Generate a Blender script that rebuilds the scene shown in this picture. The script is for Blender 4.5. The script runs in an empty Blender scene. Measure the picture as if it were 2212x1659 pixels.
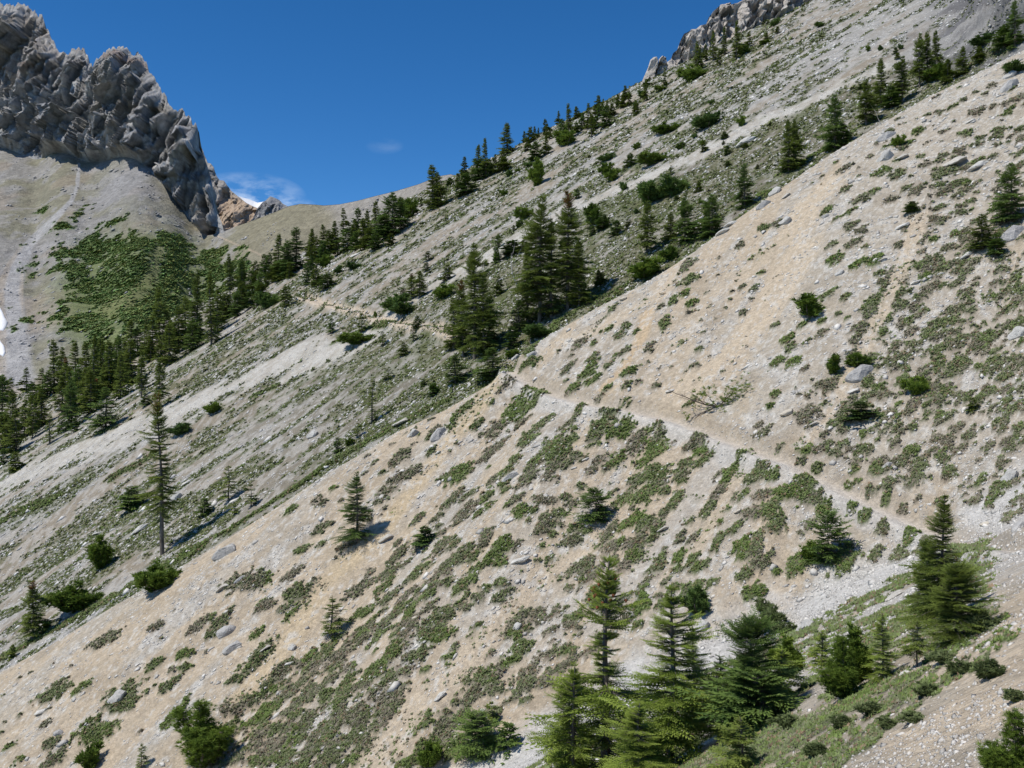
import bpy, math, random
import numpy as np
from mathutils import Vector
R = math.radians
rng = np.random.default_rng(7)
random.seed(7)
sc = bpy.context.scene
COL = sc.collection

# ------------------------------------------------------------------ camera
cam = bpy.data.cameras.new('camera'); cam_o = bpy.data.objects.new('camera', cam); COL.objects.link(cam_o)
cam.sensor_width = 36.0; cam.lens = 35.0; cam.clip_start = 0.2; cam.clip_end = 8000
cam_o.location = (0, 0, 0); cam_o.rotation_euler = (R(90), 0, 0)
sc.camera = cam_o
sc.view_settings.view_transform = 'Standard'; sc.view_settings.look = 'None'
sc.view_settings.exposure = 0.0; sc.view_settings.gamma = 1.0

# ------------------------------------------------------------------ sky and sun
SUN = Vector((-0.50, -0.20, 0.84)).normalized()
w = bpy.data.worlds.new("World"); sc.world = w; w.use_nodes = True
nt = w.node_tree; N = nt.nodes; Lk = nt.links; N.clear()
out = N.new('ShaderNodeOutputWorld'); bg = N.new('ShaderNodeBackground'); bg.inputs[1].default_value = 0.14
sky = N.new('ShaderNodeTexSky'); sky.sky_type = 'NISHITA'; sky.sun_disc = False
sky.sun_elevation = math.asin(SUN.z); sky.sun_rotation = math.atan2(SUN.x, SUN.y) % (2*math.pi)
sky.altitude = 2400; sky.air_density = 0.75; sky.dust_density = 0.0; sky.ozone_density = 4.0
hs = N.new('ShaderNodeHueSaturation'); hs.inputs['Saturation'].default_value = 1.27; hs.inputs['Value'].default_value = 1.0
Lk.new(sky.outputs[0], hs.inputs['Color'])
# thin cloud wisps over the saddle, placed by direction
geo = N.new('ShaderNodeNewGeometry')
def vmath(op, a, b=None):
    n = N.new('ShaderNodeVectorMath'); n.operation = op
    for i, q in enumerate((a, b)):
        if q is None: continue
        if isinstance(q, (tuple, list)): n.inputs[i].default_value = q
        else: Lk.new(q, n.inputs[i])
    return n
def fmath(op, a, b=None, clamp=False):
    n = N.new('ShaderNodeMath'); n.operation = op; n.use_clamp = clamp
    for i, q in enumerate((a, b)):
        if q is None: continue
        if isinstance(q, (int, float)): n.inputs[i].default_value = q
        else: Lk.new(q, n.inputs[i])
    return n.outputs[0]
tc = N.new('ShaderNodeTexCoord')
sep = N.new('ShaderNodeSeparateXYZ'); Lk.new(tc.outputs['Generated'], sep.inputs[0])
yy = fmath('MAXIMUM', sep.outputs[1], 0.05)
gx = fmath('DIVIDE', sep.outputs[0], yy); gz = fmath('DIVIDE', sep.outputs[2], yy)
cmb = N.new('ShaderNodeCombineXYZ'); Lk.new(gx, cmb.inputs[0]); Lk.new(gz, cmb.inputs[1])
nz = N.new('ShaderNodeTexNoise'); nz.inputs['Scale'].default_value = 16; nz.inputs['Detail'].default_value = 6; nz.inputs['Roughness'].default_value = .62
mp = N.new('ShaderNodeMapping'); mp.inputs['Rotation'].default_value = (0, 0, R(20)); mp.inputs['Scale'].default_value = (1, 2.4, 1)
Lk.new(cmb.outputs[0], mp.inputs[0]); Lk.new(mp.outputs[0], nz.inputs['Vector'])
def blob(cx, cz, rx, rz):
    a = fmath('DIVIDE', fmath('SUBTRACT', gx, cx), rx); b = fmath('DIVIDE', fmath('SUBTRACT', gz, cz), rz)
    d = fmath('ADD', fmath('MULTIPLY', a, a), fmath('MULTIPLY', b, b))
    return fmath('MAXIMUM', fmath('SUBTRACT', 1.0, d), 0.0)
m = fmath('ADD', fmath('MULTIPLY', blob(-.272, .188, .066, .026), .62), fmath('MULTIPLY', blob(-.128, .239, .020, .009), .09))
m = fmath('ADD', m, fmath('MULTIPLY', blob(-.245, .178, .05, .014), .6))
cl = fmath('MULTIPLY', m, fmath('SUBTRACT', fmath('MULTIPLY', nz.outputs[0], 4.2), 1.55), clamp=True)
cl = fmath('MULTIPLY', cl, .85)
mx = N.new('ShaderNodeMix'); mx.data_type = 'RGBA'; Lk.new(cl, mx.inputs[0]); Lk.new(hs.outputs[0], mx.inputs[6]); mx.inputs[7].default_value = (6.6, 7.6, 8.6, 1)
Lk.new(mx.outputs[2], bg.inputs[0]); Lk.new(bg.outputs[0], out.inputs[0])
sun = bpy.data.lights.new('sun', 'SUN'); sun.energy = 4.4; sun.angle = R(0.55); sun.color = (1.0, 0.945, 0.86)
sun_o = bpy.data.objects.new('sun', sun); COL.objects.link(sun_o)
sun_o.rotation_euler = (-SUN).to_track_quat('-Z', 'Y').to_euler(); sun_o.location = (-50, -20, 80)

# ------------------------------------------------------------------ helpers
CX, CY, FD = 1106.0, 829.5, 2150.5            # the picture measured on a 2212 x 1659 grid
def hsh(ix, iy, iz, seed):
    h = (ix.astype(np.int64)*374761393 + iy.astype(np.int64)*668265263 + iz.astype(np.int64)*2147483647 + seed*1274126177) & 0xFFFFFFFF
    h = ((h ^ (h >> 13))*1274126177) & 0xFFFFFFFF
    h = (h ^ (h >> 16)) & 0xFFFFFFFF
    h = (h*2246822519) & 0xFFFFFFFF
    return ((h ^ (h >> 15)) & 0xFFFFFF)/float(0xFFFFFF)
def vn(x, y, seed=0):
    x = np.asarray(x, float); y = np.asarray(y, float)
    ix = np.floor(x); iy = np.floor(y); fx = x-ix; fy = y-iy
    fx = fx*fx*(3-2*fx); fy = fy*fy*(3-2*fy); z = np.zeros_like(ix)
    a = hsh(ix, iy, z, seed); b = hsh(ix+1, iy, z, seed); c = hsh(ix, iy+1, z, seed); d = hsh(ix+1, iy+1, z, seed)
    return (a*(1-fx)+b*fx)*(1-fy)+(c*(1-fx)+d*fx)*fy
def vn3(x, y, z, seed=0):
    ix = np.floor(x); iy = np.floor(y); iz = np.floor(z); fx = x-ix; fy = y-iy; fz = z-iz
    fx = fx*fx*(3-2*fx); fy = fy*fy*(3-2*fy); fz = fz*fz*(3-2*fz); r = 0
    for dz in (0, 1):
        a = hsh(ix, iy, iz+dz, seed); b = hsh(ix+1, iy, iz+dz, seed); c = hsh(ix, iy+1, iz+dz, seed); d = hsh(ix+1, iy+1, iz+dz, seed)
        r = r + ((a*(1-fx)+b*fx)*(1-fy)+(c*(1-fx)+d*fx)*fy)*(fz if dz else 1-fz)
    return r
def fbm(x, y, o=4, seed=0, g=.5):
    s = 0; a = 1; t = 0
    for k in range(o):
        s = s + a*vn(x*2**k+17.3*k, y*2**k-9.1*k, seed+k); t += a; a *= g
    return s/t
def fbm3(x, y, z, o=4, seed=0, g=.5, ridged=False):
    s = 0; a = 1; t = 0
    for k in range(o):
        n = vn3(x*2**k+7.3*k, y*2**k-9.1*k, z*2**k+3.7*k, seed+k)
        if ridged: n = 1-np.abs(2*n-1)
        s = s + a*n; t += a; a *= g
    return s/t
def sst(a, b, x):
    t = np.clip((x-a)/(b-a), 0, 1); return t*t*(3-2*t)
def splus(d, s): return s*np.logaddexp(0, d/s)
def smax(a, b, s): return np.maximum(a, b)+s*np.log1p(np.exp(-np.abs(a-b)/s))
def S(u, v): return np.asarray(u)*.8534, np.asarray(v)*.8534
REG = {'2': (0, 500), '3': (600, 400), '4': (1200, 200), '5': (1892, 0), '6': (1500, 0), '7': (1092, 600), '8': (1892, 500),
       '9': (0, 925), '10': (0, 1419), '11': (650, 925), '12': (650, 1419), '13': (1300, 925), '14': (1300, 1419), '15': (1892, 925), '16': (1892, 1419)}
def Zc(tag, x, y): a, b = REG[tag]; return (a+x/3.16)*.8534, (b+y/3.16)*.8534
ZK = .8534/3.16

def tag(o, label=None, cat=None, group=None, kind=None):
    if label: o['label'] = label
    if cat: o['category'] = cat
    if group: o['group'] = group
    if kind: o['kind'] = kind
    return o
def mesh_np(name, V, F, mat=None, cols=None, smooth=False, attr='col'):
    """V (n,3), F (m,3 or 4) -> mesh"""
    me = bpy.data.meshes.new(name); V = np.asarray(V, np.float32); F = np.asarray(F, np.int32); k = F.shape[1]
    me.vertices.add(len(V)); me.vertices.foreach_set('co', V.ravel())
    me.loops.add(F.size); me.loops.foreach_set('vertex_index', F.ravel())
    me.polygons.add(len(F)); me.polygons.foreach_set('loop_start', np.arange(0, F.size, k, dtype=np.int32))
    me.polygons.foreach_set('loop_total', np.full(len(F), k, np.int32))
    if smooth: me.polygons.foreach_set('use_smooth', np.ones(len(F), bool))
    me.update(calc_edges=True)
    if cols is not None:
        a = me.attributes.new(attr, 'FLOAT_COLOR', 'POINT')
        c = np.ones((len(V), 4), np.float32); c[:, :cols.shape[1]] = cols; a.data.foreach_set('color', c.ravel())
    if mat: me.materials.append(mat)
    return me
def obj(name, me, parent=None):
    o = bpy.data.objects.new(name, me); COL.objects.link(o)
    if parent is not None: o.parent = parent
    return o
def grid_faces(nr, nc):
    i = np.arange(nr*nc).reshape(nr, nc)
    return np.stack([i[:-1, :-1], i[:-1, 1:], i[1:, 1:], i[1:, :-1]], -1).reshape(-1, 4)

# ------------------------------------------------------------------ materials
def new_mat(name):
    m = bpy.data.materials.new(name); m.use_nodes = True; t = m.node_tree
    b = t.nodes['Principled BSDF']; b.inputs['Specular IOR Level'].default_value = .15
    return m, t, b
def attr_mat(name, rough=.95, scales=((9, .35), (55, .35)), bump=((14, .05), (70, .02)), vor=None, gain=1.0, spread=.5):
    m, t, b = new_mat(name); nd = t.nodes; lk = t.links
    at = nd.new('ShaderNodeAttribute'); at.attribute_name = 'col'
    gp = nd.new('ShaderNodeNewGeometry'); cur = at.outputs['Color']
    for s, k in scales:
        n = nd.new('ShaderNodeTexNoise'); n.inputs['Scale'].default_value = s; n.inputs['Detail'].default_value = 5; n.inputs['Roughness'].default_value = .7
        lk.new(gp.outputs['Position'], n.inputs['Vector'])
        r = nd.new('ShaderNodeMapRange'); r.inputs[1].default_value = .3; r.inputs[2].default_value = .7
        r.inputs[3].default_value = 1-k; r.inputs[4].default_value = 1+k*.9; lk.new(n.outputs[0], r.inputs[0])
        v = nd.new('ShaderNodeVectorMath'); v.operation = 'SCALE'; lk.new(cur, v.inputs[0]); lk.new(r.outputs[0], v.inputs['Scale']); cur = v.outputs[0]
    if vor:
        for s, k in vor:
            n = nd.new('ShaderNodeTexVoronoi'); n.inputs['Scale'].default_value = s; lk.new(gp.outputs['Position'], n.inputs['Vector'])
            sp = nd.new('ShaderNodeSeparateColor'); lk.new(n.outputs['Color'], sp.inputs[0])
            r = nd.new('ShaderNodeMapRange'); r.inputs[3].default_value = 1-k; r.inputs[4].default_value = 1+k; lk.new(sp.outputs[0], r.inputs[0])
            v = nd.new('ShaderNodeVectorMath'); v.operation = 'SCALE'; lk.new(cur, v.inputs[0]); lk.new(r.outputs[0], v.inputs['Scale']); cur = v.outputs[0]
    lk.new(cur, b.inputs['Base Color']); b.inputs['Roughness'].default_value = rough
    prev = None
    for s, d in bump:
        n = nd.new('ShaderNodeTexNoise'); n.inputs['Scale'].default_value = s; n.inputs['Detail'].default_value = 4; n.inputs['Roughness'].default_value = .65
        lk.new(gp.outputs['Position'], n.inputs['Vector'])
        bp = nd.new('ShaderNodeBump'); bp.inputs['Distance'].default_value = d; bp.inputs['Strength'].default_value = 1
        lk.new(n.outputs[0], bp.inputs['Height'])
        if prev: lk.new(prev, bp.inputs['Normal'])
        prev = bp.outputs[0]
    if prev: lk.new(prev, b.inputs['Normal'])
    return m
M_ground = attr_mat('slope_soil_and_scree', scales=((2.2, .10), (14, .16)), bump=((5, .10), (22, .04)), vor=((9, .14), (3.2, .08)))
M_talus = attr_mat('far_talus', scales=((.12, .12), (.7, .20)), bump=((.25, 1.2), (1.1, .5)), vor=((.45, .15),))
M_cliff = attr_mat('cliff_rock', scales=((.05, .18), (.35, .25)), bump=((.45, .9), (1.6, .4)), vor=((.5, .10),))
M_crag = attr_mat('crag_rock', scales=((.3, .15), (1.6, .22)), bump=((.5, .6), (2.4, .25)), vor=None)
M_stone = attr_mat('limestone', scales=((8, .14),), bump=((12, .02),), vor=None)
M_boulder = attr_mat('boulder_limestone', scales=((2.2, .22), (11, .2)), bump=((4, .10), (18, .03)), vor=None)
M_leafmat = attr_mat('mat_plants', rough=.7, scales=((6, .12),), bump=(), vor=None)
M_snow = attr_mat('snow', rough=.6, scales=((.1, .03),), bump=((.3, .4),), vor=None)

def foliage(name, dark, mid, light, trans=.25):
    m, t, b = new_mat(name); nd = t.nodes; lk = t.links
    at = nd.new('ShaderNodeAttribute'); at.attribute_name = 'col'
    sp = nd.new('ShaderNodeSeparateColor'); lk.new(at.outputs['Color'], sp.inputs[0])
    oi = nd.new('ShaderNodeObjectInfo')
    ad = nd.new('ShaderNodeMath'); ad.operation = 'MULTIPLY_ADD'; lk.new(oi.outputs['Random'], ad.inputs[0]); ad.inputs[1].default_value = .3
    lk.new(sp.outputs[0], ad.inputs[2])
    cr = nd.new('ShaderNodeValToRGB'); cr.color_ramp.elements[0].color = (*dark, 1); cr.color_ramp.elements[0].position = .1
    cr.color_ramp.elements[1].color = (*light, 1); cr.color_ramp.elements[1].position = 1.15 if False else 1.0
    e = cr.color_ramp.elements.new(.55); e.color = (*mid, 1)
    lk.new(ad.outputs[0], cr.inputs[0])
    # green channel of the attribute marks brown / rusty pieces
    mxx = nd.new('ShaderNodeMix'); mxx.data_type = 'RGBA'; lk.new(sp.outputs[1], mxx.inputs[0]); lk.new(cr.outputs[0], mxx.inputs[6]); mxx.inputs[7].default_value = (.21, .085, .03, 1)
    lk.new(mxx.outputs[2], b.inputs['Base Color']); b.inputs['Roughness'].default_value = .65
    tr = nd.new('ShaderNodeBsdfTranslucent'); lk.new(mxx.outputs[2], tr.inputs[0])
    ms = nd.new('ShaderNodeMixShader'); ms.inputs[0].default_value = trans
    lk.new(b.outputs[0], ms.inputs[1]); lk.new(tr.outputs[0], ms.inputs[2]); lk.new(ms.outputs[0], nd['Material Output'].inputs[0])
    return m
M_spruce = foliage('spruce_needles', (.032, .058, .014), (.105, .15, .030), (.21, .265, .055))
M_fir = foliage('fir_needles', (.028, .060, .018), (.085, .145, .038), (.17, .25, .06))
M_young = foliage('young_needles', (.045, .085, .016), (.17, .24, .040), (.30, .38, .075), .3)
M_pine = foliage('pine_needles', (.035, .065, .014), (.12, .185, .028), (.22, .30, .045))
def bark_mat(name, c1, c2):
    m, t, b = new_mat(name); nd = t.nodes; lk = t.links
    n = nd.new('ShaderNodeTexNoise'); n.inputs['Scale'].default_value = 14; n.inputs['Detail'].default_value = 6
    tcx = nd.new('ShaderNodeTexCoord'); lk.new(tcx.outputs['Object'], n.inputs['Vector'])
    cr = nd.new('ShaderNodeValToRGB'); cr.color_ramp.elements[0].color = (*c1, 1); cr.color_ramp.elements[1].color = (*c2, 1)
    cr.color_ramp.elements[0].position = .35; cr.color_ramp.elements[1].position = .65
    lk.new(n.outputs[0], cr.inputs[0]); lk.new(cr.outputs[0], b.inputs['Base Color']); b.inputs['Roughness'].default_value = .9
    bp = nd.new('ShaderNodeBump'); bp.inputs['Distance'].default_value = .02; lk.new(n.outputs[0], bp.inputs['Height']); lk.new(bp.outputs[0], b.inputs['Normal'])
    return m
M_bark = bark_mat('bark', (.10, .085, .07), (.24, .21, .18))
M_dead = bark_mat('silver_deadwood', (.28, .26, .24), (.52, .50, .47))
M_branch = bark_mat('brown_branch', (.10, .075, .055), (.22, .18, .145))
M_cone = bark_mat('cones', (.17, .06, .03), (.32, .13, .06))

# ------------------------------------------------------------------ hillside heights (metres, camera at the origin)
RIDGE = [(-900, 1990), (-300, 1625), (0, 1445), (100, 1392), (240, 1305), (330, 1255), (410, 1205), (470, 1170), (600, 1088), (700, 1020), (800, 962), (860, 925), (960, 880), (1060, 822),
         (1095, 782), (1180, 722), (1290, 658), (1400, 602), (1500, 538), (1600, 462), (1700, 392), (1800, 324), (1900, 264), (2000, 206), (2100, 158), (2212, 102), (2400, 0), (2800, -200)]
rx = np.array([(u-CX)/FD for u, v in RIDGE]); rz = np.array([(CY-v)/FD for u, v in RIDGE])
ry = 32/(.5*rx+.43-rz); RX = rx*ry
def yridge(x): return np.interp(x, RX, ry)
E1 = np.array((-.78, -.625)); E2 = np.array((-.625, .78)); EA1 = np.array((-.52, -.854)); EA2 = np.array((-.854, .52))     # down the fall line, and along the contour
def Hbase(x, y):
    s = x*E1[0]+y*E1[1]; c = x*E2[0]+y*E2[1]
    yr = yridge(x); d = y-yr; near = sst(0, 7, -d)
    sa = x*EA1[0]+y*EA1[1]; ca = x*EA2[0]+y*EA2[1]
    A = .5*x+.43*y-32 + near*((vn(ca/7.5, sa/50, 3)-.5)*1.7 + (vn(ca/2.4, sa/16, 4)-.5)*.5 + (vn(ca/.9, sa/5, 14)-.5)*.16 + (fbm(x/1.3, y/1.3, 3, 15)-.5)*.22)
    A = A - .95*splus(d-.5, .7)
    F = .5*x+.35*(39-y)-15.2 + (vn(x/5, y/5, 8)-.5)*.5*sst(4, 12, y)
    g = smax(A, F, .55)
    B = .5*x+.37*y-30 + (vn(c/26, s/120, 5)-.5)*3.0*sst(0, 30, d)*sst(250, 200, y) + (vn(c/7, s/30, 6)-.5)*.9*sst(0, 12, d)
    B = B - 3.2*sst(0, 8, -d) - .9*splus(y-240, 5)
    B = B - 1.2*splus(y-300, 9)*0
    # rock outcrop high on the right
    ro = sst(.42, .52, x/np.maximum(y, 1)-.0)*sst(.305, .335, B/np.maximum(y, 1))*sst(95, 108, y)*sst(190, 150, y)
    B = B + ro*(fbm3(x/6., y/6., B/9., 4, 21, .55, True)-.45)*14
    return smax(g, B, .25), ro

def cast_on(fn, u, v, y0=2.2, y1=330, n=900):
    """first hit of the view ray through picture point (u, v) with the height field"""
    u = np.atleast_1d(np.asarray(u, float)); v = np.atleast_1d(np.asarray(v, float))
    ys = np.geomspace(y0, y1, n)
    X = (u-CX)/FD; Zz = (CY-v)/FD; res = np.full((len(u), 3), np.nan)
    for i in range(0, len(u), 200):
        a = X[i:i+200, None]; b = Zz[i:i+200, None]; yy = ys[None, :]
        h = fn(a*yy, yy+0*a); below = (b*yy - h) < 0
        k = below.argmax(1); ok = below.any(1) & (k > 0)
        r = np.arange(len(k)); kk = np.maximum(k, 1)
        f1 = (b*yy-h)[r, kk-1]; f2 = (b*yy-h)[r, kk]; t = np.where(ok, f1/(f1-f2+1e-12), 0)
        y = ys[kk-1]*(1-t)+ys[kk]*t
        res[i:i+200] = np.where(ok[:, None], np.stack([X[i:i+200]*y, y, Zz[i:i+200]*y], 1), np.nan)
    return res
H0 = lambda x, y: Hbase(x, y)[0]

TRAILS = [[(1086, 792), (1108, 812), (1150, 840), (1200, 860), (1290, 880), (1340, 885), (1400, 900), (1450, 912), (1500, 930), (1560, 955), (1640, 985), (1700, 1005), (1760, 1035), (1850, 1082), (1920, 1115), (2000, 1152), (2060, 1182), (2130, 1194), (2190, 1190)],
          [(650, 640), (690, 655), (740, 667), (790, 680), (830, 692), (880, 702), (950, 707), (1000, 735)]]
tr_w = []
for T in TRAILS:
    p = cast_on(H0, [q[0] for q in T], [q[1] for q in T]); p = p[~np.isnan(p[:, 0])]; tr_w.append(p)
def polydist(x, y, P):
    best = np.full(x.shape, 1e9); zz = np.zeros(x.shape); side = np.zeros(x.shape)
    for a, b in zip(P[:-1], P[1:]):
        dx, dy = b[0]-a[0], b[1]-a[1]; L2 = dx*dx+dy*dy+1e-9
        t = np.clip(((x-a[0])*dx+(y-a[1])*dy)/L2, 0, 1)
        ex = x-(a[0]+t*dx); ey = y-(a[1]+t*dy); d = np.hypot(ex, ey); m = d < best
        best = np.where(m, d, best); zz = np.where(m, a[2]+t*(b[2]-a[2]), zz); side = np.where(m, ex*E1[0]+ey*E1[1], side)
    return best, zz, side
def Hfull(x, y):
    h, ro = Hbase(x, y)
    td = np.full(np.shape(h), 99.); ts = np.zeros(np.shape(h))
    for i, P in enumerate(tr_w):
        w0 = (.40, .65)[i]
        d, z, s = polydist(x, y, P)
        k = 1-sst(w0, w0+(.45, .7)[i], d)
        h = h*(1-k)+(z)*k
        m = d < td; td = np.where(m, d, td); ts = np.where(m, s, ts)
    return h, ro, td, ts
H = lambda x, y: Hfull(x, y)[0]

# ------------------------------------------------------------------ the hillside mesh
Xs = np.unique(np.concatenate([np.linspace(-1.5, -.57, 60), np.arange(-.57, .57, .00155), np.linspace(.57, 1.5, 60)]))
Ys = np.concatenate([np.geomspace(1.6, 20, 190, endpoint=False), np.geomspace(20, 100, 560, endpoint=False), np.geomspace(100, 262, 240, endpoint=False), np.geomspace(262, 420, 22)])
GX, GY = np.meshgrid(Xs, Ys); gx_ = GX*GY; gy_ = GY
gh, gro, gtd, gts = Hfull(gx_, gy_)
gs = gx_*E1[0]+gy_*E1[1]; gc = gx_*E2[0]+gy_*E2[1]
gd = gy_-yridge(gx_)
isB = sst(.3, 1.2, gd)
gully = .5*gx_+.43*gy_-32; Fh = .5*gx_+.35*(39-gy_)-15.2
isF = sst(-.3, .5, Fh-gully)
def C(*c): return np.array(c)
def mixc(a, b, t): return a*(1-t[..., None])+b*t[..., None]
TAN, GOLD, GREY, WHITE = C(.475, .395, .29), C(.52, .42, .28), C(.405, .375, .32), C(.49, .475, .44)
OLIVE, BROWN, TURF, GREYG = C(.125, .135, .055), C(.22, .18, .125), C(.085, .12, .030), C(.16, .165, .115)
base = np.zeros(gx_.shape+(3,))+TAN
gsA = gx_*EA1[0]+gy_*EA1[1]; gcA = gx_*EA2[0]+gy_*EA2[1]
n_big = fbm(gcA/5.5, gsA/34, 4, 30); n_med = fbm(gcA/1.3, gsA/7, 4, 34); n_f = fbm(gx_/1.2, gy_/1.2, 4, 40)
upr = sst(.20, .42, GX)*sst(-.16, .02, gh/gy_)
lef = sst(-.05, -.35, GX)
gm = sst(.46, .60, .55*n_big+.45*n_med+.20*upr+.05*lef)
base = mixc(base, GREY, gm*.6)
base = mixc(base, WHITE, sst(.57, .69, n_med*.6+n_f*.4)*.42)
base = mixc(base, BROWN, sst(.58, .7, fbm(gx_/2.3, gy_/2.3, 3, 51))*.25)
bare = np.zeros(gx_.shape)
def streak(P, wpx, colr, k, soft=1.8):
    global base, bare
    p = cast_on(H0, [q[0] for q in P], [q[1] for q in P]); p = p[~np.isnan(p[:, 0])]
    if len(p) < 2: return
    d, z, s = polydist(gx_, gy_, p); wm = wpx*gy_/FD
    kk = (1-sst(.5, 1.0*soft, d/wm + (n_med-.5)*1.6 + (n_f-.5)*1.2))*k
    base = mixc(base, colr, kk)
    if k > .6: bare = np.maximum(bare, kk)
streak([(1090, 800), (1040, 870), (960, 960), (880, 1080), (800, 1170), (700, 1260), (620, 1390), (520, 1500)], 24, GOLD, .95)
streak([(1790, 400), (1745, 440), (1738, 540), (1700, 620), (1600, 740), (1500, 830), (1400, 900)], 34, TAN*1.16, .85)
streak([(1400, 672), (1375, 750), (1340, 800), (1290, 850)], 14, C(.53, .40, .25), .8)
streak([(1270, 1180), (1180, 1250), (1080, 1330), (1000, 1430), (900, 1530), (820, 1640)], 34, TAN*1.12, .9)
streak([(1990, 470), (1930, 620), (1850, 780), (1790, 900), (1740, 960)], 20, TAN*1.1, .9)
streak([(1120, 900), (1040, 1010), (960, 1130), (860, 1230)], 13, WHITE*.97, .5)
streak([(1560, 980), (1470, 1120), (1380, 1240), (1290, 1350)], 24, C(.44, .41, .36), .7)
streak([(1500, 540), (1420, 640), (1330, 690), (1180, 750)], 22, TAN*1.12, .8)
streak([(1330, 830), (1240, 960), (1130, 1080), (1010, 1230)], 11, GOLD, .55)
streak([(1640, 960), (1560, 1090), (1500, 1190)], 14, TAN*1.08, .8)
streak([(1730, 480), (1640, 560), (1540, 640), (1440, 760), (1380, 860)], 24, TAN*1.08, .7)
spA = fbm(gx_/.22, gy_/.30, 2, 170)
base = mixc(base, C(.60, .58, .53), sst(.60, .72, spA*.75+.25*n_f+.06*gm)*.6)
base = mixc(base, C(.30, .26, .20), sst(.38, .28, spA*.75+.25*n_f)*.35)
# pale gravel in the gully floor
gl = 1-sst(.9, 2.9, np.abs(gully-Fh)+(n_f-.5)*2.4); gl = gl*(1-isB)
base = mixc(base, C(.56, .545, .51), gl*.95)
# B slope
gn = fbm(gc/9, gs/16, 4, 60); gn2 = fbm(gc/2.2, gs/5.5, 4, 64)
# scree chute across B
CH = [(2120, 40), (2030, 85), (1900, 150), (1760, 215), (1640, 268), (1560, 312), (1450, 358), (1300, 425), (1150, 490), (1050, 555), (960, 605), (860, 672), (780, 735), (700, 770), (560, 800), (440, 868), (340, 905), (240, 945), (140, 985), (0, 1045), (-120, 1090)]
def polyB(P):
    p = cast_on(H0, [q[0] for q in P], [q[1] for q in P]); return p[~np.isnan(p[:, 0])]
ch = polyB(CH); dch, zch, sch = polydist(gx_, gy_, ch)
P2 = np.interp(gx_/gy_, [-.6, -.2, 0, .4], [5.4, 4.6, 3.8, 1.9])
chute = (1-sst(.55, 1.35, dch/P2+(gn2-.5)*1.7+(gn-.5)*.7+(fbm(gc/1.0, gs/1.5, 3, 66)-.5)*.9))*isB
# green share: right of the chute (towards the spur) is greener
sideB = np.interp(gx_, ch[::-1, 0] if ch[0, 0] > ch[-1, 0] else ch[:, 0], ch[::-1, 1] if ch[0, 0] > ch[-1, 0] else ch[:, 1])-gy_   # >0: nearer than the chute
green = np.where(sideB > 0, .60, .44)
green = green - .10*sst(.22, .34, GX)*(gh/gy_ > .2) + .06*sst(.12, .0, np.abs(GX-.08))*(sideB > 0)
green = green - .17*sst(-.1, -.3, GX)*(sideB > 0)
gn3 = fbm(gc/1.0, gs/1.5, 3, 66)
gcx = gx_*1.12; gsx = gy_*.45+gh*.2
gmask = sst(.57, .49, 1-(.22*gn+.42*gn2+.36*gn3) + (.5-green)*.55)
tanB = mixc(np.zeros_like(base)+C(.38, .33, .255), C(.44, .425, .39), sst(.42, .6, gn2*.5+.5*fbm(gc/14, gs/50, 3, 70)))
rtB = sst(-2, 6, sideB)
tanB = mixc(tanB, mixc(np.zeros_like(base)+C(.25, .232, .18), C(.36, .345, .31), sst(.45, .62, gn3*.6+.4*gn2)), rtB*.9*sst(-.38, -.1, GX))
Bc = mixc(tanB, mixc(np.zeros_like(base)+C(.17, .17, .085), C(.115, .14, .045), sst(.4, .6, fbm(gx_/6, gy_/6, 3, 77))), gmask*.8)
spk = fbm(gcx/.5, gsx/.5, 2, 160); spk2 = fbm(gcx/1.3, gsx/1.6, 3, 163)
rub = sst(.50, .60, spk*.6+spk2*.4+.05*(sideB > 0)*sst(.15, -.15, GX)+.03*(gn-.5))
Bc = mixc(Bc*.74, C(.52, .50, .46), rub*.42*(1-.4*gmask))
Bc = mixc(Bc, mixc(np.zeros_like(base)+C(.43, .40, .345), C(.52, .50, .45), sst(.38, .62, spk2*.5+spk*.5)), chute*.9)
Bc = mixc(Bc, mixc(np.zeros_like(base)+C(.13, .13, .135), C(.27, .265, .255), sst(.4, .6, fbm(gx_/4, (gy_+gh)/4, 4, 81))), np.clip(sst(.37, .45, GX+.15*(gn-.5))*sst(.29, .34, gh/gy_)*1.0+gro, 0, 1)*.9)
base = mixc(base, Bc, isB)
# near bank
Fc = mixc(np.zeros_like(base)+C(.52, .435, .325), C(.42, .365, .285), sst(.4, .6, fbm(gx_/.5, gy_/1.2, 5, 90)))
base = mixc(base, Fc, isF*(1-isB)*(1-gl))
PU = GX*FD+CX; PV = CY-gh/gy_*FD
lineR = np.interp(PU, [1400, 1640, 1850, 2030, 2150, 2200], [1800, 1659, 1560, 1450, 1340, 1270])     # below this the bare bank
lineL = np.interp(PU, [1200, 1480, 1740, 1980, 2110, 2200], [1800, 1659, 1500, 1345, 1275, 1230])
nearF = isF*(1-isB)*(gy_ < 38)
inh = sst(-50, 10, PV-lineL)*sst(15, -15, PV-lineR)
base = mixc(base, C(.50, .48, .44), nearF*sst(60, -30, PV-lineL)*sst(.3, .5, n_f+.08)*.85)
hn = fbm(gx_/.8, gy_/1.6, 4, 97); hn2 = fbm(gx_/.22, gy_/.4, 3, 98)
herb = nearF*np.clip(inh+.42*sst(60, -30, PV-lineL), 0, 1); herbm = herb*sst(.50, .57, hn*.55+hn2*.45+.07*inh-.03)
herbm = herbm*(1-sst(2100, 2160, PU+(n_f-.5)*60))
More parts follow.
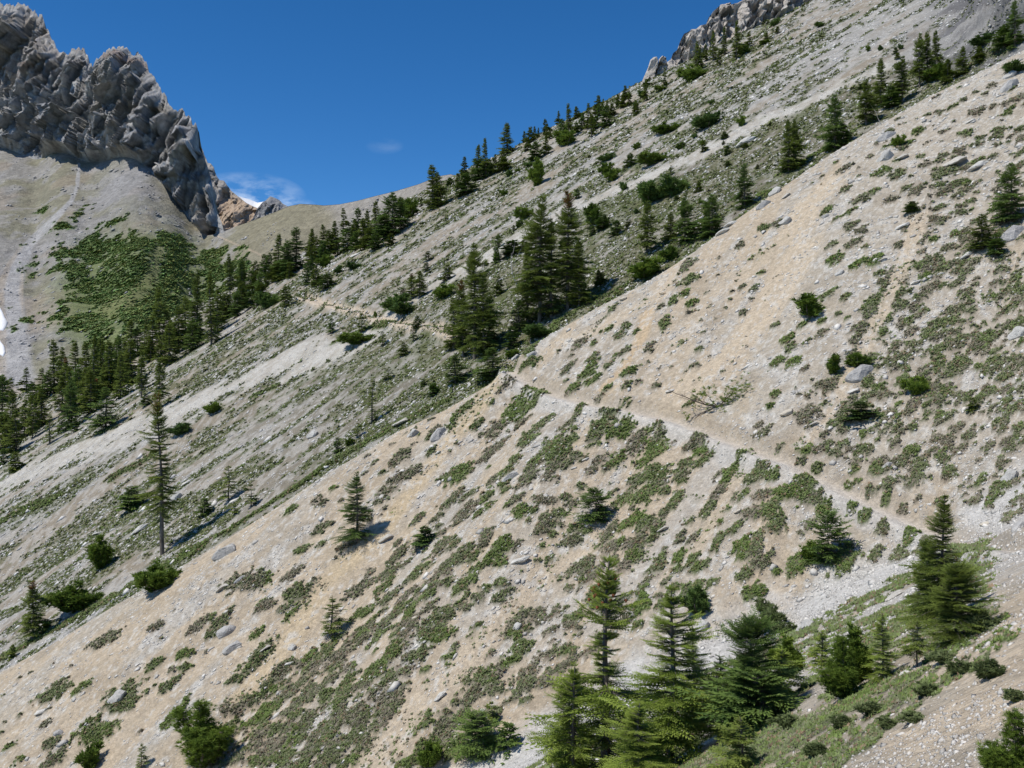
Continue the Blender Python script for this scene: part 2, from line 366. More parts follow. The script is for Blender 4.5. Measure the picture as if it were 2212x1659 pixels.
# trails
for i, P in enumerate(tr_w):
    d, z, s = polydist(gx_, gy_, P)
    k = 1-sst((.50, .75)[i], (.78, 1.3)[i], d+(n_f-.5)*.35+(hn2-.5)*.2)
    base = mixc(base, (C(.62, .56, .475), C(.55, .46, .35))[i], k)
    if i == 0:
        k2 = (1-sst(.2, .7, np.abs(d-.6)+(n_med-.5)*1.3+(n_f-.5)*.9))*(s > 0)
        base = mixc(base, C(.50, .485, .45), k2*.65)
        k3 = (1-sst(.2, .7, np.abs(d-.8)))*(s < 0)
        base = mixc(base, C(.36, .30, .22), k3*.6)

# ---------------------------------------------------------------- mats of low shrubs, in the places the photo shows them
MATS = {
'10': [(440,1060,150,60),(640,1030,110,34),(980,1110,200,90),(830,650,110,60),(1230,840,90,40),(1260,530,80,28),(1570,540,110,34),(1680,470,50,25),(1480,750,70,40),(1480,860,50,36),(1370,890,45,25),(1350,1010,100,32),(1960,180,130,110),(2130,370,80,50),(1740,520,210,30),(2060,800,200,60),(1890,960,60,45),(1920,1100,120,42),(1400,1240,200,28),(770,1380,150,90),(430,1460,90,40),(420,1600,120,45),(2050,590,90,24),(2180,1040,60,50),(2100,1250,150,80),(2150,1500,150,100),(60,1500,70,20),(150,1600,80,20),(360,1320,70,28)],
'11': [(1700,380,230,80),(1950,170,100,60),(2080,350,170,65),(1900,520,140,60),(1880,700,180,60),(1600,890,120,85),(1430,690,60,50),(1140,750,120,36),(1130,910,90,50),(1270,860,80,60),(1020,1040,110,50),(1100,1180,50,40),(520,1310,90,50),(720,1490,100,52),(270,1160,70,32),(470,1090,60,26),(525,1110,60,22),(620,990,40,28),(1560,1080,140,50),(1650,1200,150,56),(1430,1230,80,30),(1280,1240,80,26),(1850,1130,60,26),(2050,780,110,34),(2170,920,150,50),(2100,1180,90,50),(2050,1080,80,42),(1970,950,70,34),(1830,1390,110,42),(1950,1460,130,52),(1600,1560,180,60),(1350,1420,110,70),(1100,1560,140,34),(1450,1480,140,50),(1720,1560,100,26),(1110,1440,50,18),(900,720,50,20),(1000,870,40,14),(1750,500,60,16)],
'12': [(30,160,100,70),(260,130,140,45),(330,270,100,70),(490,220,75,52),(80,350,80,50),(190,400,45,28),(260,450,80,30),(380,370,50,36),(820,240,130,48),(900,120,90,26),(1010,230,120,48),(1190,290,100,48),(1260,130,80,48),(1080,100,110,70),(1500,80,180,80),(1640,200,140,70),(830,440,90,48),(910,490,60,30),(1060,480,110,48),(1220,440,80,34),(1450,480,210,75),(1420,620,130,80),(960,640,140,42),(560,720,160,60),(660,760,150,60),(430,770,100,34),(1070,760,140,46),(950,900,130,70),(1100,930,100,60),(1090,1110,120,46),(1030,1260,90,40),(1280,790,80,50),(1340,880,40,28),(700,1000,150,44),(280,1050,150,62),(440,1070,130,70),(740,1270,140,90),(850,1230,90,42),(780,1450,150,85),(400,1280,100,50),(250,1230,60,42),(820,1600,80,52),(200,1480,150,75),(200,1600,120,70),(60,1270,100,58),(1290,1300,130,60),(1320,1570,160,90),(1500,1370,120,52),(1620,1280,120,42),(1690,1110,130,56),(1820,940,110,46),(1870,1050,80,50),(2010,810,90,50),(1930,890,100,34),(2070,620,70,42),(2090,730,110,42),(2130,1000,130,66),(2170,900,90,50),(1420,350,60,22),(1510,930,22,18),(40,1400,80,52),(560,1100,100,50),(1600,1520,140,60),(1200,1640,80,60)],
'13': [(150,320,220,75),(180,520,130,70),(50,480,70,40),(330,650,200,100),(430,480,130,42),(520,360,90,40),(700,480,150,66),(640,580,60,50),(770,560,80,42),(890,520,100,50),(980,580,80,42),(1080,530,60,34),(1160,570,70,30),(1020,630,50,18),(1110,700,110,78),(1100,880,120,100),(1020,1040,120,80),(870,1070,100,50),(1430,650,85,60),(1480,710,60,42),(1370,800,90,48),(1340,890,70,40),(1780,850,190,62),(1660,1010,100,50),(1750,1060,80,42),(1930,890,100,52),(2080,890,80,44),(1470,1075,38,32),(1200,1180,80,38),(1140,1280,50,20),(1560,1180,130,46),(1680,1170,72,56),(1550,1320,110,50),(930,1270,130,78),(750,1340,130,62),(500,1400,90,46),(610,1460,45,30),(940,1530,75,40),(1000,1470,70,22),(860,1420,40,22),(1320,1410,70,30),(1310,1560,110,42),(1440,1550,110,30),(1540,1600,50,26),(1780,1320,80,42),(1850,1430,130,48),(1950,1400,90,44),(1620,1430,110,42),(2050,1150,130,70),(2100,1290,120,64),(2180,1020,120,60),(590,1570,55,48),(440,1600,80,50),(360,1550,50,30),(50,1190,65,44),(110,900,120,50),(840,760,65,46),(780,800,60,18),(460,1130,65,36),(400,1200,45,26),(220,1230,60,18),(250,900,50,30),(330,920,40,20),(40,1060,60,40),(120,1250,36,16),(320,1290,34,20),
       (1410,300,50,42),(680,280,60,34),(880,310,75,36),(740,190,40,24),(480,180,42,34),(620,130,55,46),(580,60,85,36),(420,50,56,40),(890,160,38,20),(930,50,56,30),(2010,540,56,46),(2120,680,46,32),(2090,240,60,26),(2040,350,60,22),(1490,120,56,40),(1960,490,40,22)],
'7': [(790,1010,62,46),(1450,490,110,30),(1430,600,90,26),(1310,560,50,34),(1300,730,90,50),(1190,850,85,52),(1290,855,33,24),(1280,980,46,48),(1080,1060,85,44),(1250,1090,85,44),(1270,1170,46,52),(1140,1210,46,40),(1520,770,85,50),(1540,920,56,40),(1420,1030,42,32),(1580,1080,60,34),(1860,700,85,30),(1740,890,56,30),(1980,850,46,34),(1870,430,85,34),(2060,350,56,50),(2020,460,46,26),(1930,520,46,22),(1680,540,56,26),(1625,585,28,18),(2080,540,38,26),(2040,230,85,38),(1410,740,56,34),(1460,960,28,22),(1530,1000,28,18),(2130,910,38,26),(1550,1190,42,22),(1640,760,30,30),(1070,1160,20,20),(2050,620,26,20),(2110,600,22,26)],
'8': [(240,220,54,38),(130,250,46,30),(300,320,50,22),(190,400,56,30),(75,480,42,36),(640,110,66,40),(800,130,74,40),(690,190,46,22),(810,240,56,44),(900,270,84,44),(680,380,95,34),(840,380,56,44),(930,405,42,22),(700,500,115,44),(880,540,74,44),(990,530,66,54),(1060,620,46,36),(1150,630,56,46),(1200,390,46,32),(1270,260,60,30),(1290,530,84,30),(1430,650,56,40),(1210,770,56,36),(1230,880,60,60),(1290,1000,66,36),(990,800,38,26),(1000,950,90,60),(900,1060,130,50),(900,1170,150,50),(200,1040,105,30),(430,1030,46,28),(580,1000,56,28),(590,1100,56,32),(475,1160,28,24),(320,1140,80,44),(330,1220,56,40),(230,1330,66,44),(360,1330,56,44),(650,780,75,46),(780,800,56,28),(880,1270,110,54),(1230,1330,56,36),(1340,1180,84,40),(720,940,38,20),(790,980,33,20),(1560,540,52,20),(1490,340,66,32),(1660,300,46,28),(455,1380,30,30),(105,610,20,18),(40,740,36,22),(1040,1540,40,40),(1250,1460,90,50)],
'15': [(140,540,62,38),(250,685,46,30),(440,660,85,52),(550,680,42,32),(420,790,56,28),(540,830,66,32),(660,470,66,34),(610,560,66,30),(640,330,52,40),(750,640,74,36),(970,710,66,28),(930,560,56,26),(1230,540,46,24),(840,860,52,36),(840,950,56,44),(970,1000,84,44),(1100,1090,66,28),(1020,840,84,44),(1120,950,74,52),(1310,680,84,48),(1370,840,66,52),(1230,1170,66,30),(1360,1080,56,30),(1540,1090,66,34),(1860,940,75,42),(1930,1100,105,42),(2100,1230,75,52),(1680,690,84,52),(400,1010,140,85),(520,1080,95,52),(180,1130,85,60),(200,1300,85,60),(70,1390,85,52),(600,1160,125,50),(820,1150,85,34),(930,1240,105,40),(1080,1330,125,44),(1290,1390,115,52),(1400,1440,66,52),(1190,1540,75,48),(1040,1500,95,40),(480,1290,85,50),(750,1580,140,80),(400,1600,95,60),(1520,480,84,24),(1200,320,74,28),(1330,320,66,42),(1430,330,56,34),(1200,430,56,30),(1050,430,46,22),(380,190,40,22),(220,250,50,22),(160,330,40,18)],
'14': [(200,470,90,60),(120,900,140,70),(60,690,80,50),(450,90,100,50),(540,190,50,30),(430,240,60,30),(1000,370,110,50),(1200,350,60,36),(990,530,50,30),(1930,270,110,70),(2100,100,50,25),(1290,90,60,30),(1460,80,60,26)],
'5': [(1750,1470,90,30),(2080,1340,60,24),(1830,1300,80,40),(1600,1360,90,60),(1060,1380,90,46),(1200,1400,60,50),(1240,1190,74,34),(780,1520,80,34),(720,1390,60,28),(790,1350,40,30),(700,1310,40,16),(980,1260,50,22),(1380,1260,50,26),(1410,1330,40,34),(1500,790,100,26),(1720,810,46,30),(1640,860,60,26),(1530,910,50,30),(1230,1000,44,18),(1200,960,90,22),(1690,710,40,18),(1810,750,44,20),(1350,1060,70,40),(1740,1080,110,46),(2000,1060,70,46),(1820,900,70,46),(2080,910,70,30),(2100,720,50,30),(900,1600,70,46),(1010,1540,66,34),(1140,1600,50,34),(1270,1520,60,32),(1190,1290,90,22)],
}
rnd = random.Random(11)
mats = []
for t, L in MATS.items():
    for (x, y, a, b) in L:
        u, v = Zc(t, x, y); mats.append((u, v, a*ZK, b*ZK, rnd.random(), rnd.uniform(-.25, .25)))
def inpoly(p, poly):
    x, y = p; c = False; j = len(poly)-1
    for i in range(len(poly)):
        if (poly[i][1] > y) != (poly[j][1] > y) and x < (poly[j][0]-poly[i][0])*(y-poly[i][1])/(poly[j][1]-poly[i][1])+poly[i][0]: c = not c
        j = i
    return c
def fill(poly, n, r0, r1, el, mind, lo=0., hi=1.):
    us = [p[0] for p in poly]; vs = [p[1] for p in poly]; k = 0; tries = 0
    while k < n and tries < n*60:
        tries += 1
        u = rnd.uniform(min(us), max(us)); v = rnd.uniform(min(vs), max(vs))
        if not inpoly((u, v), poly): continue
        if any(abs(u-m[0]) < mind*(.6+m[2]/14) and abs(v-m[1]) < mind*(.6+m[3]/14) for m in mats): continue
        if vn(np.array([u/38]), np.array([v/38]), 500)[0]*.6+vn(np.array([u/14]), np.array([v/14]), 501)[0]*.4 < rnd.uniform(.30, .62): continue
        r = r0+(r1-r0)*rnd.random()**2.2*1.35; mats.append((u, v, r*rnd.uniform(1, el), r, rnd.uniform(lo, hi), rnd.uniform(-.4, .4))); k += 1
fill([(1960, 420), (2100, 270), (2212, 200), (2212, 640), (1990, 600)], 130, 4, 11, 2.0, 10, 0, .6)
fill([(1930, 560), (2240, 560), (2240, 900), (2120, 900), (1880, 830), (1860, 700)], 280, 4, 13, 1.6, 7, 0, .7)
fill([(1720, 850), (1900, 800), (2230, 830), (2230, 1110), (2060, 1100), (1900, 1030), (1740, 960)], 170, 3, 12, 1.6, 9, 0, .6)
fill([(1750, 400), (1900, 290), (2150, 160), (2180, 250), (1950, 400), (1800, 520)], 26, 3, 8, 2.2, 16, 0, .4)
fill([(1200, 760), (1480, 590), (1660, 500), (1680, 640), (1580, 800), (1350, 860), (1180, 820)], 46, 2, 6, 1.6, 18, 0, .4)
fill([(1100, 900), (1500, 960), (1720, 1040), (1650, 1250), (1400, 1300), (1200, 1480), (900, 1650), (600, 1659), (900, 1200)], 330, 3, 13, 2.0, 9, 0, .8)
fill([(480, 1540), (700, 1380), (900, 1330), (860, 1659), (450, 1659)], 190, 4, 14, 2.0, 8, 0, .8)
fill([(620, 1200), (800, 1000), (960, 860), (1000, 950), (800, 1160)], 30, 3, 8, 2.2, 16, 0, .7)
fill([(2120, 1330), (2170, 1330), (2190, 1380), (2050, 1480), (1900, 1590), (1790, 1680), (1640, 1680), (1720, 1600), (1850, 1500), (2000, 1400)], 130, 7, 19, 1.6, 9, .3, 1)
fill([(0, 1480), (300, 1350), (500, 1250), (500, 1450), (200, 1659), (0, 1659)], 14, 2, 5, 2.0, 22, 0, .5)
mc = cast_on(H, [m[0] for m in mats], [m[1] for m in mats])
matm = np.zeros(gx_.shape); mattint = np.zeros(gx_.shape)
wn = fbm(gx_/.55, gy_/.55, 3, 120)-.5; wn2 = fbm(gx_/.16, gy_/.16, 2, 125)-.5
for (u, v, a, b, tt, rot), c in zip(mats, mc):
    if np.isnan(c[0]): continue
    # picture length of a unit step down the fall line / along the contour at this spot
    gxx = (H(c[0]+.3, c[1])-H(c[0]-.3, c[1]))/.6; gyy = (H(c[0], c[1]+.3)-H(c[0], c[1]-.3))/.6
    def px(dx, dy):
        dz = gxx*dx+gyy*dy; y = c[1]
        return math.hypot((dx-c[0]/y*dy)/y, (dz-c[2]/y*dy)/y)*FD
    la = .86*a/max(px(*EA1), 1e-3); lb = 1.45*b/max(px(*EA2), 1e-3); la = min(la, lb*(1.25 if u > 1650 and v < 1120 else 2.4)); la = min(la, 4.5); lb = min(lb, 4.5)
    r = max(la, lb)*1.7
    j0, j1 = np.searchsorted(Ys, [c[1]-r, c[1]+r]); i0, i1 = np.searchsorted(Xs, [(c[0]-r)/max(c[1]-r, 1) if c[0]-r < 0 else (c[0]-r)/(c[1]+r), (c[0]+r)/max(c[1]-r, 1) if c[0]+r > 0 else (c[0]+r)/(c[1]+r)])
    sl = (slice(j0, j1+1), slice(i0, i1+1))
    dx = gx_[sl]-c[0]; dy = gy_[sl]-c[1]
    if dx.size == 0: continue
    p = dx*EA1[0]+dy*EA1[1]; q = dx*EA2[0]+dy*EA2[1]; p, q = p*math.cos(rot)-q*math.sin(rot), p*math.sin(rot)+q*math.cos(rot)
    rr = np.sqrt((p/la)**2+(q/lb)**2) + wn[sl]*1.5 + wn2[sl]*1.1
    val = 1-sst(.86, 1.02, rr)
    mm = val > matm[sl]; matm[sl] = np.where(mm, val, matm[sl]); mattint[sl] = np.where(mm, tt, mattint[sl])
# turf strips along the spur and under trees
def strip(P, wpx, tt):
    global matm, mattint
    p = cast_on(H, [q[0] for q in P], [q[1] for q in P]); p = p[~np.isnan(p[:, 0])]
    if len(p) < 2: return
    d, z, s = polydist(gx_, gy_, p)
    val = 1-sst(.8, 1.1, d/(wpx*gy_/FD)+wn*1.2+(n_f-.5)*1.5)
    mm = val > matm; matm = np.where(mm, val, matm); mattint = np.where(mm, tt, mattint)
strip([(0, 1425), (70, 1385), (150, 1345), (240, 1292)], 20, .8)
strip([(280, 1268), (350, 1232), (415, 1192)], 30, .95)
strip([(470, 1160), (600, 1080), (700, 1012)], 12, .9)
strip([(700, 1010), (780, 965), (860, 918), (960, 870)], 15, .85)
strip([(0, 1128), (60, 1100), (110, 1082)], 22, .9)
strip([(0, 1040), (30, 1015), (60, 1000)], 14, .8)
strip([(250, 1030), (330, 985)], 22, .7); strip([(170, 955), (250, 925)], 10, .5)
strip([(540, 860), (600, 835)], 10, .8); strip([(720, 742), (800, 708), (840, 698)], 10, .9)
strip([(1140, 770), (1200, 700), (1290, 645)], 12, .8); strip([(1300, 645), (1400, 592)], 7, .7)
strip([(1440, 560), (1530, 505)], 8, .6); strip([(1680, 382), (1800, 312)], 10, .9); strip([(1640, 425), (1665, 418)], 16, 1.)
strip([(1915, 318), (1960, 312)], 13, 1.); strip([(1820, 300), (1860, 275)], 6, .7); strip([(2100, 140), (2180, 100)], 14, .5)
strip([(1020, 1250), (1060, 1200)], 8, .9)
matm = matm*(1-sst(.3, .75, bare)*.9); mm = herbm > matm; mattint = np.where(mm, .35+.8*(hn2-.3), mattint); matm = np.maximum(matm, herbm)
gh = gh + matm*(.10+.10*wn2)*(1-isB)*sst(12, 30, gy_) + matm*.1*isB
wn3 = fbm(gx_/.3, gy_/.3, 3, 140)
matcol = mixc(mixc(mixc(np.zeros_like(base)+C(.215, .185, .14), C(.135, .135, .09), sst(.05, .3, mattint+(wn3-.5)*.4)), C(.085, .115, .035), sst(.25, .9, mattint+(wn3-.5)*.8)), C(.20, .165, .12), sst(.55, .68, wn3)*.5)
base = mixc(base, matcol, matm*.92)
gcol = np.clip(base*.95, .01, .75)
V = np.stack([gx_, gy_, gh], -1).reshape(-1, 3)
me = mesh_np('hillside', V, grid_faces(*gx_.shape)[:, ::-1] if False else grid_faces(*gx_.shape), M_ground, gcol.reshape(-1, 3), smooth=True)
hill = obj('hillside', me); tag(hill, kind='structure')

def grid_samples(weight, n):
    """random points on the hillside, weight per grid cell"""
    wgt = weight[:-1, :-1].ravel(); cdf = np.cumsum(wgt); k = np.searchsorted(cdf, rng.random(n)*cdf[-1]); j, i = np.divmod(k, gx_.shape[1]-1)
    a = rng.random((n, 2)); P = np.stack([gx_, gy_, gh], -1)
    return (P[j, i]*((1-a[:, :1])*(1-a[:, 1:]))+P[j, i+1]*(a[:, :1]*(1-a[:, 1:]))+P[j+1, i]*((1-a[:, :1])*a[:, 1:])+P[j+1, i+1]*(a[:, :1]*a[:, 1:])), j, i
inframe = ((np.abs(GX) < .56) & (gh/gy_ < .41) & (gh/gy_ > -.42)).astype(float)
NRM = np.array((-.38, -.33, .86))
def scatter(name, mat, tv, tf, P, scale, cols, flat=1.0, yaw=True, tiltr=.5):
    """many copies of one small template joined into one mesh; tv (k,m,3) shape variants"""
    n = len(P); vi = rng.integers(0, len(tv), n); T = tv[vi]*scale[:, None, None]
    a = rng.random(n)*6.283; ca, sa = np.cos(a), np.sin(a)
    x = T[..., 0]*ca[:, None]-T[..., 1]*sa[:, None]; y = T[..., 0]*sa[:, None]+T[..., 1]*ca[:, None]; z = T[..., 2]*flat
    # lean to the slope
    zz = z + x*.42 + y*.36
    W = np.stack([x, y, zz], -1)+P[:, None, :]
    F = (tf[None]+(np.arange(n)*tv.shape[1])[:, None, None]).reshape(-1, 3)
    c = np.repeat(cols[:, None, :], tv.shape[1], 1).reshape(-1, cols.shape[1])
    return obj(name, mesh_np(name, W.reshape(-1, 3), F, mat, c))
def rock_templates(k, seed):
    r = np.random.default_rng(seed)
    b = np.array([(1, 0, 0), (.3, .95, 0), (-.8, .6, 0), (-.8, -.6, 0), (.3, -.95, 0), (.1, .1, .8), (-.2, -.1, -.6)], float)
    f = np.array([(0, 1, 5), (1, 2, 5), (2, 3, 5), (3, 4, 5), (4, 0, 5), (1, 0, 6), (2, 1, 6), (3, 2, 6), (4, 3, 6), (0, 4, 6)])
    return np.stack([b*r.uniform(.6, 1.25, (7, 1))*np.array((1, r.uniform(.55, .9), r.uniform(.45, .85)))+r.uniform(-.12, .12, (7, 3)) for _ in range(k)]), f
RT, RF = rock_templates(12, 5)
# stones on the near slope
wA = inframe*(1-isB)*(1-.75*matm)*(1-.65*bare)*(.35+.9*gm+2.0*gl)*(1-.6*isF*sst(-40, 10, CY-gh/gy_*FD-np.interp(GX*FD+CX, [1400, 1640, 1850, 2030, 2150, 2200], [1800, 1659, 1560, 1450, 1340, 1270])))*(.3+1.5*sst(.45, .65, n_f))*(gtd > .5)
P, j, i = grid_samples(wA, 46000)
s = np.exp(rng.normal(-.05, .62, len(P)))*.0010*P[:, 1]*(.6+.4*rng.random(len(P))) + .012; s = np.clip(s, .015, .42)*np.where((P[:, 1] < 14), .45, 1.)
tone = (.40+.36*rng.random(len(P)))[:, None]*np.array((1, .96, .88))*(1-.12*rng.random((len(P), 1)))
o = scatter('scree_stones', M_stone, RT, RF, P, s, tone); tag(o, 'small pale limestone stones strewn over the near scree slope', 'stones', kind='stuff')
wBst = inframe*isB*(gy_ < 245)*(.2+1.2*sst(.45, .62, gn2)+.3*chute)*(1-.6*matm)
P, j, i = grid_samples(wBst, 62000)
s = np.exp(rng.normal(0, .5, len(P)))*.0010*P[:, 1]; s = np.clip(s, .05, .6)*np.where(chute[j, i] > .5, .6, 1)
tone = (.38+.34*rng.random(len(P)))[:, None]*np.array((1, .97, .91))
o = scatter('talus_stones', M_stone, RT, RF, P, s, tone); tag(o, 'pale broken stones scattered between turf on the farther slope', 'stones', kind='stuff')
wP = inframe*isF*(1-isB)*(gy_ < 22)*(1-.8*matm)*(.3+sst(.45, .6, n_f)*1.5)
P, j, i = grid_samples(wP, 9000); s = np.clip(np.exp(rng.normal(-4.4, .55, len(P))), .004, .07)*(P[:, 1]/8)**.5
tone = (.36+.30*rng.random(len(P)))[:, None]*np.array((1, .95, .87))
o = scatter('near_pebbles', M_stone, RT, RF, P, s, tone); tag(o, 'small pebbles lying on the bare tan bank in the bottom right corner', 'stones', kind='stuff')
# leaf tufts on the mats
def tuft_templates(k, seed, n=7):
    r = np.random.default_rng(seed); T = []
    for _ in range(k):
        v = []
        for q in range(n):
            a = r.random()*6.283; el = r.uniform(.15, 1.2); d = np.array((math.cos(a)*math.cos(el), math.sin(a)*math.cos(el), math.sin(el)))
            s_ = np.array((-math.sin(a), math.cos(a), 0))*r.uniform(.25, .42); c0 = d*r.uniform(.1, .4)
            v += [c0-s_, c0+s_, d*r.uniform(.8, 1.25)]
        T.append(v)
    return np.array(T), np.arange(n*3).reshape(n, 3)
TT, TF = tuft_templates(14, 9)
wM = inframe*matm*(gy_ < 140)*(.5+sst(.35, .6, wn3))
P, j, i = grid_samples(wM, 150000)
t = mattint[j, i]+rng.normal(0, .22, len(P)); t = np.clip(t, 0, 1)[:, None]
c = np.where(t < .22, np.array((.22, .20, .145)), np.array((.185, .195, .12)))*(1-t)+np.array((.13, .185, .045))*t; br = rng.random(len(P)) < .10; c[br] = (.22, .16, .10); c *= rng.uniform(.6, 1.35, (len(P), 1))
s = np.clip(np.where(P[:, 1] < 38, .0026, .0016)*P[:, 1]*rng.uniform(.5, 1.5, len(P)), .02, .3)
o = scatter('cushion_shrub_mats', M_leafmat, TT, TF, P, s, c); tag(o, 'low green and grey-green cushion shrubs matting the near scree', 'ground cover', kind='stuff')
wG = inframe*isB*gmask*(1-chute)*(gy_ < 236)*(.4+sst(.4, .6, gn2))
P, j, i = grid_samples(wG, 80000)
t = rng.random((len(P), 1)); c = np.array((.15, .155, .07))*(1-t)+np.array((.085, .125, .03))*t; c *= rng.uniform(.65, 1.3, (len(P), 1))
s = np.clip(.0016*P[:, 1]*np.exp(rng.normal(0, .35, len(P))), .1, .9)
o = scatter('alpine_turf_tufts', M_leafmat, TT, TF, P, s, c, flat=.8); tag(o, 'olive turf and dwarf shrubs between stones on the farther slope', 'ground cover', kind='stuff')

# ------------------------------------------------------------------ far side: talus, saddle and the cliff mountain
def interp_pts(P): a = np.array(P, float); return lambda u: np.interp(u, a[:, 0], a[:, 1])
top = interp_pts([(-900, -420), (-300, -120), (-120, -20), (0, 12), (22, 18), (35, 8), (60, 10), (80, 22), (95, 34), (112, 48), (116, 66), (126, 84), (134, 104), (146, 118), (154, 140), (168, 143), (176, 128), (188, 122), (208, 124), (222, 136), (226, 160), (236, 158), (250, 140), (272, 127), (282, 130), (298, 120), (312, 116), (322, 122), (330, 140), (345, 138), (352, 134), (360, 142), (366, 158), (376, 178), (380, 188), (392, 200), (402, 216), (410, 240), (424, 256), (434, 272), (450, 274), (466, 280), (482, 290), (488, 306), (498, 322), (505, 338), (506, 350), (504, 362), (512, 384), (520, 408), (528, 432), (534, 452), (540, 480), (544, 512), (550, 540), (560, 560), (567, 586), (600, 572), (640, 558), (700, 535), (730, 522), (760, 516), (800, 518), (820, 520), (860, 517), (905, 508), (950, 496), (1000, 484), (1060, 466), (1110, 446), (1140, 441), (1165, 446), (1200, 470), (1300, 540), (1500, 640)])
bas = interp_pts([(-900, 330), (-300, 400), (0, 372), (60, 392), (95, 410), (130, 385), (180, 390), (215, 412), (260, 412), (300, 395), (345, 402), (380, 430), (400, 458), (430, 480), (455, 520), (480, 560), (500, 580), (520, 597), (540, 594), (567, 588), (568, 587.5), (600, 573), (640, 559), (1500, 641)])
Yb = interp_pts([(-900, 820), (0, 700), (300, 640), (520, 560), (700, 540), (1150, 480), (1500, 430)])
us = np.arange(-700, 1400, 2.0); nt1, nt2, nt3 = 230, 330, 14
vb = np.where(us > 568, top(us)+.6, bas(us)); vb0 = vb; kk_ = np.exp(-np.linspace(-2, 2, 41)**2); kk_ /= kk_.sum(); vb = np.convolve(np.pad(vb0, 20, mode='edge'), kk_, 'valid'); vb = np.where(us > 568, top(us)+.6, np.where(us > 520, bas(us), vb*(1-sst(480, 520, us))+bas(us)*sst(480, 520, us))); vt = np.minimum(top(us), vb); yb = Yb(us)
rows = []
V0 = 1180.0; Y0 = 300.0
t1 = np.linspace(0, 1, nt1)[:, None]; t2 = np.linspace(0, 1, nt2+1)[1:, None]; t3 = np.linspace(0, 1, nt3+1)[1:, None]
def Pt(u, v, y): return np.stack([(u-1296)/2520*y+0*v, y+0*v, (972-v)/2520*y], -1)
# talus: blend position between a valley point and the cliff foot, slightly concave
ub = us[None, :]
Pv = Pt(us, np.full_like(us, V0), np.full_like(us, Y0)); Pf = Pt(us, vb, yb)
tal = Pv[None]*(1-t1[..., None])+Pf[None]*t1[..., None]
tal[..., 2] -= (np.sin(t1*math.pi)*9)*np.ones_like(ub)
foot = Pf; ytop = yb + np.clip((vb-vt)/2520*yb*.52, 0, None)
Pp = Pt(us, vt, ytop)
clf = foot[None]*(1-t2[..., None])+Pp[None]*t2[..., None]
bk = Pp[None] + np.stack([0*t3+0*ub, t3*90+0*ub, -(t3*110)+0*ub], -1)
# rock relief
def facets(a, b, seed, g=.5):
    ia = np.floor(a); ib = np.floor(b); best = np.full(a.shape, 9.); rv = np.zeros(a.shape); z0 = np.zeros(a.shape)
    for da in (-1, 0, 1):
        for db in (-1, 0, 1):
            ca = ia+da; cb = ib+db; pa = ca+hsh(ca, cb, z0, seed); pb = cb+hsh(ca, cb, z0, seed+1)
            d = (a-pa)**2+(b-pb)**2; m = d < best; best = np.where(m, d, best)
            val = hsh(ca, cb, z0, seed+2)+g*((a-pa)*(hsh(ca, cb, z0, seed+3)*2-1)+(b-pb)*(hsh(ca, cb, z0, seed+4)*2-1))*1.6
            rv = np.where(m, val, rv)
    return rv
x, y, z = clf[..., 0], clf[..., 1], clf[..., 2]
hgt = np.clip((vb-vt)/2520*yb, 0, None)[None]
env = sst(562, 532, ub)*np.minimum(t2*16, 1)*np.clip(hgt/25, 0, 1)*np.minimum((1-t2)*4+.06, 1)
wx = x+(vn3(x/22, y/40, z/22, 190)-.5)*16; wz = z+(vn3(x/17, y/40, z/17, 191)-.5)*18
big = fbm3(wx/40-wz/85, y/90, wz/150, 3, 200, .5, True); mid = fbm3(wx/13-wz/32, y/40, wz/48, 4, 210, .55, True); fin = fbm3(x/5-z/14, y/12, z/11, 3, 220, .6, True)
ledge = fbm3((x*.35+z*.9)/12, y/60, x/90, 3, 230, .5, True)
cells = vn3(np.floor(wx/7-wz/18), np.floor(wz/13+wx/40), 0*x, 233)
wq = x+(fbm(x/26, z/26, 2, 195)-.5)*13; wr = z+(fbm(x/24, z/24, 2, 197)-.5)*16
rel = (big-.5)*24+(ledge-.5)*5+(facets(wq/26-wr/60, wr/64, 600, .6)-.5)*18+(facets(wq/11-wr/26, wr/24, 610, .6)-.5)*11+(facets(wq/5-wr/13, wr/9.5, 620, .8)-.5)*6+(facets(wq/2.4-wr/7, wr/4.6, 626, .8)-.5)*2.6
cleft = np.exp(-((ub-(524-(t2*10)))/9)**2)*np.exp(-((t2-.25)/.28)**2)*24
push = rel*env - cleft*np.clip(hgt/20, 0, 1)
clf[..., 1] -= push; clf[..., 0] -= push*.25*0
# jagged skyline: small height changes of the last rows in real space
jag = ((fbm(us/9, us*0, 3, 240)-.5)*6+(hsh(np.floor(us/9), us*0, us*0, 245)-.5)*4)*np.clip(hgt[0]/60, 0, 1)
clf[..., 2] += (t2**10)*jag[None]; bk[..., 2] += jag[None]; bk[..., 1] += (clf[-1, :, 1]-Pp[:, 1])[None]
# talus relief
x, y, z = tal[..., 0], tal[..., 1], tal[..., 2]
tal[..., 2] += (fbm(x/40, y/40, 4, 250)-.5)*10*np.sin(t1*math.pi) + (fbm(x/9, y/14, 3, 255)-.5)*2.0*np.minimum((1-t1)*20, 1)
sdl = sst(560, 640, us)[None]
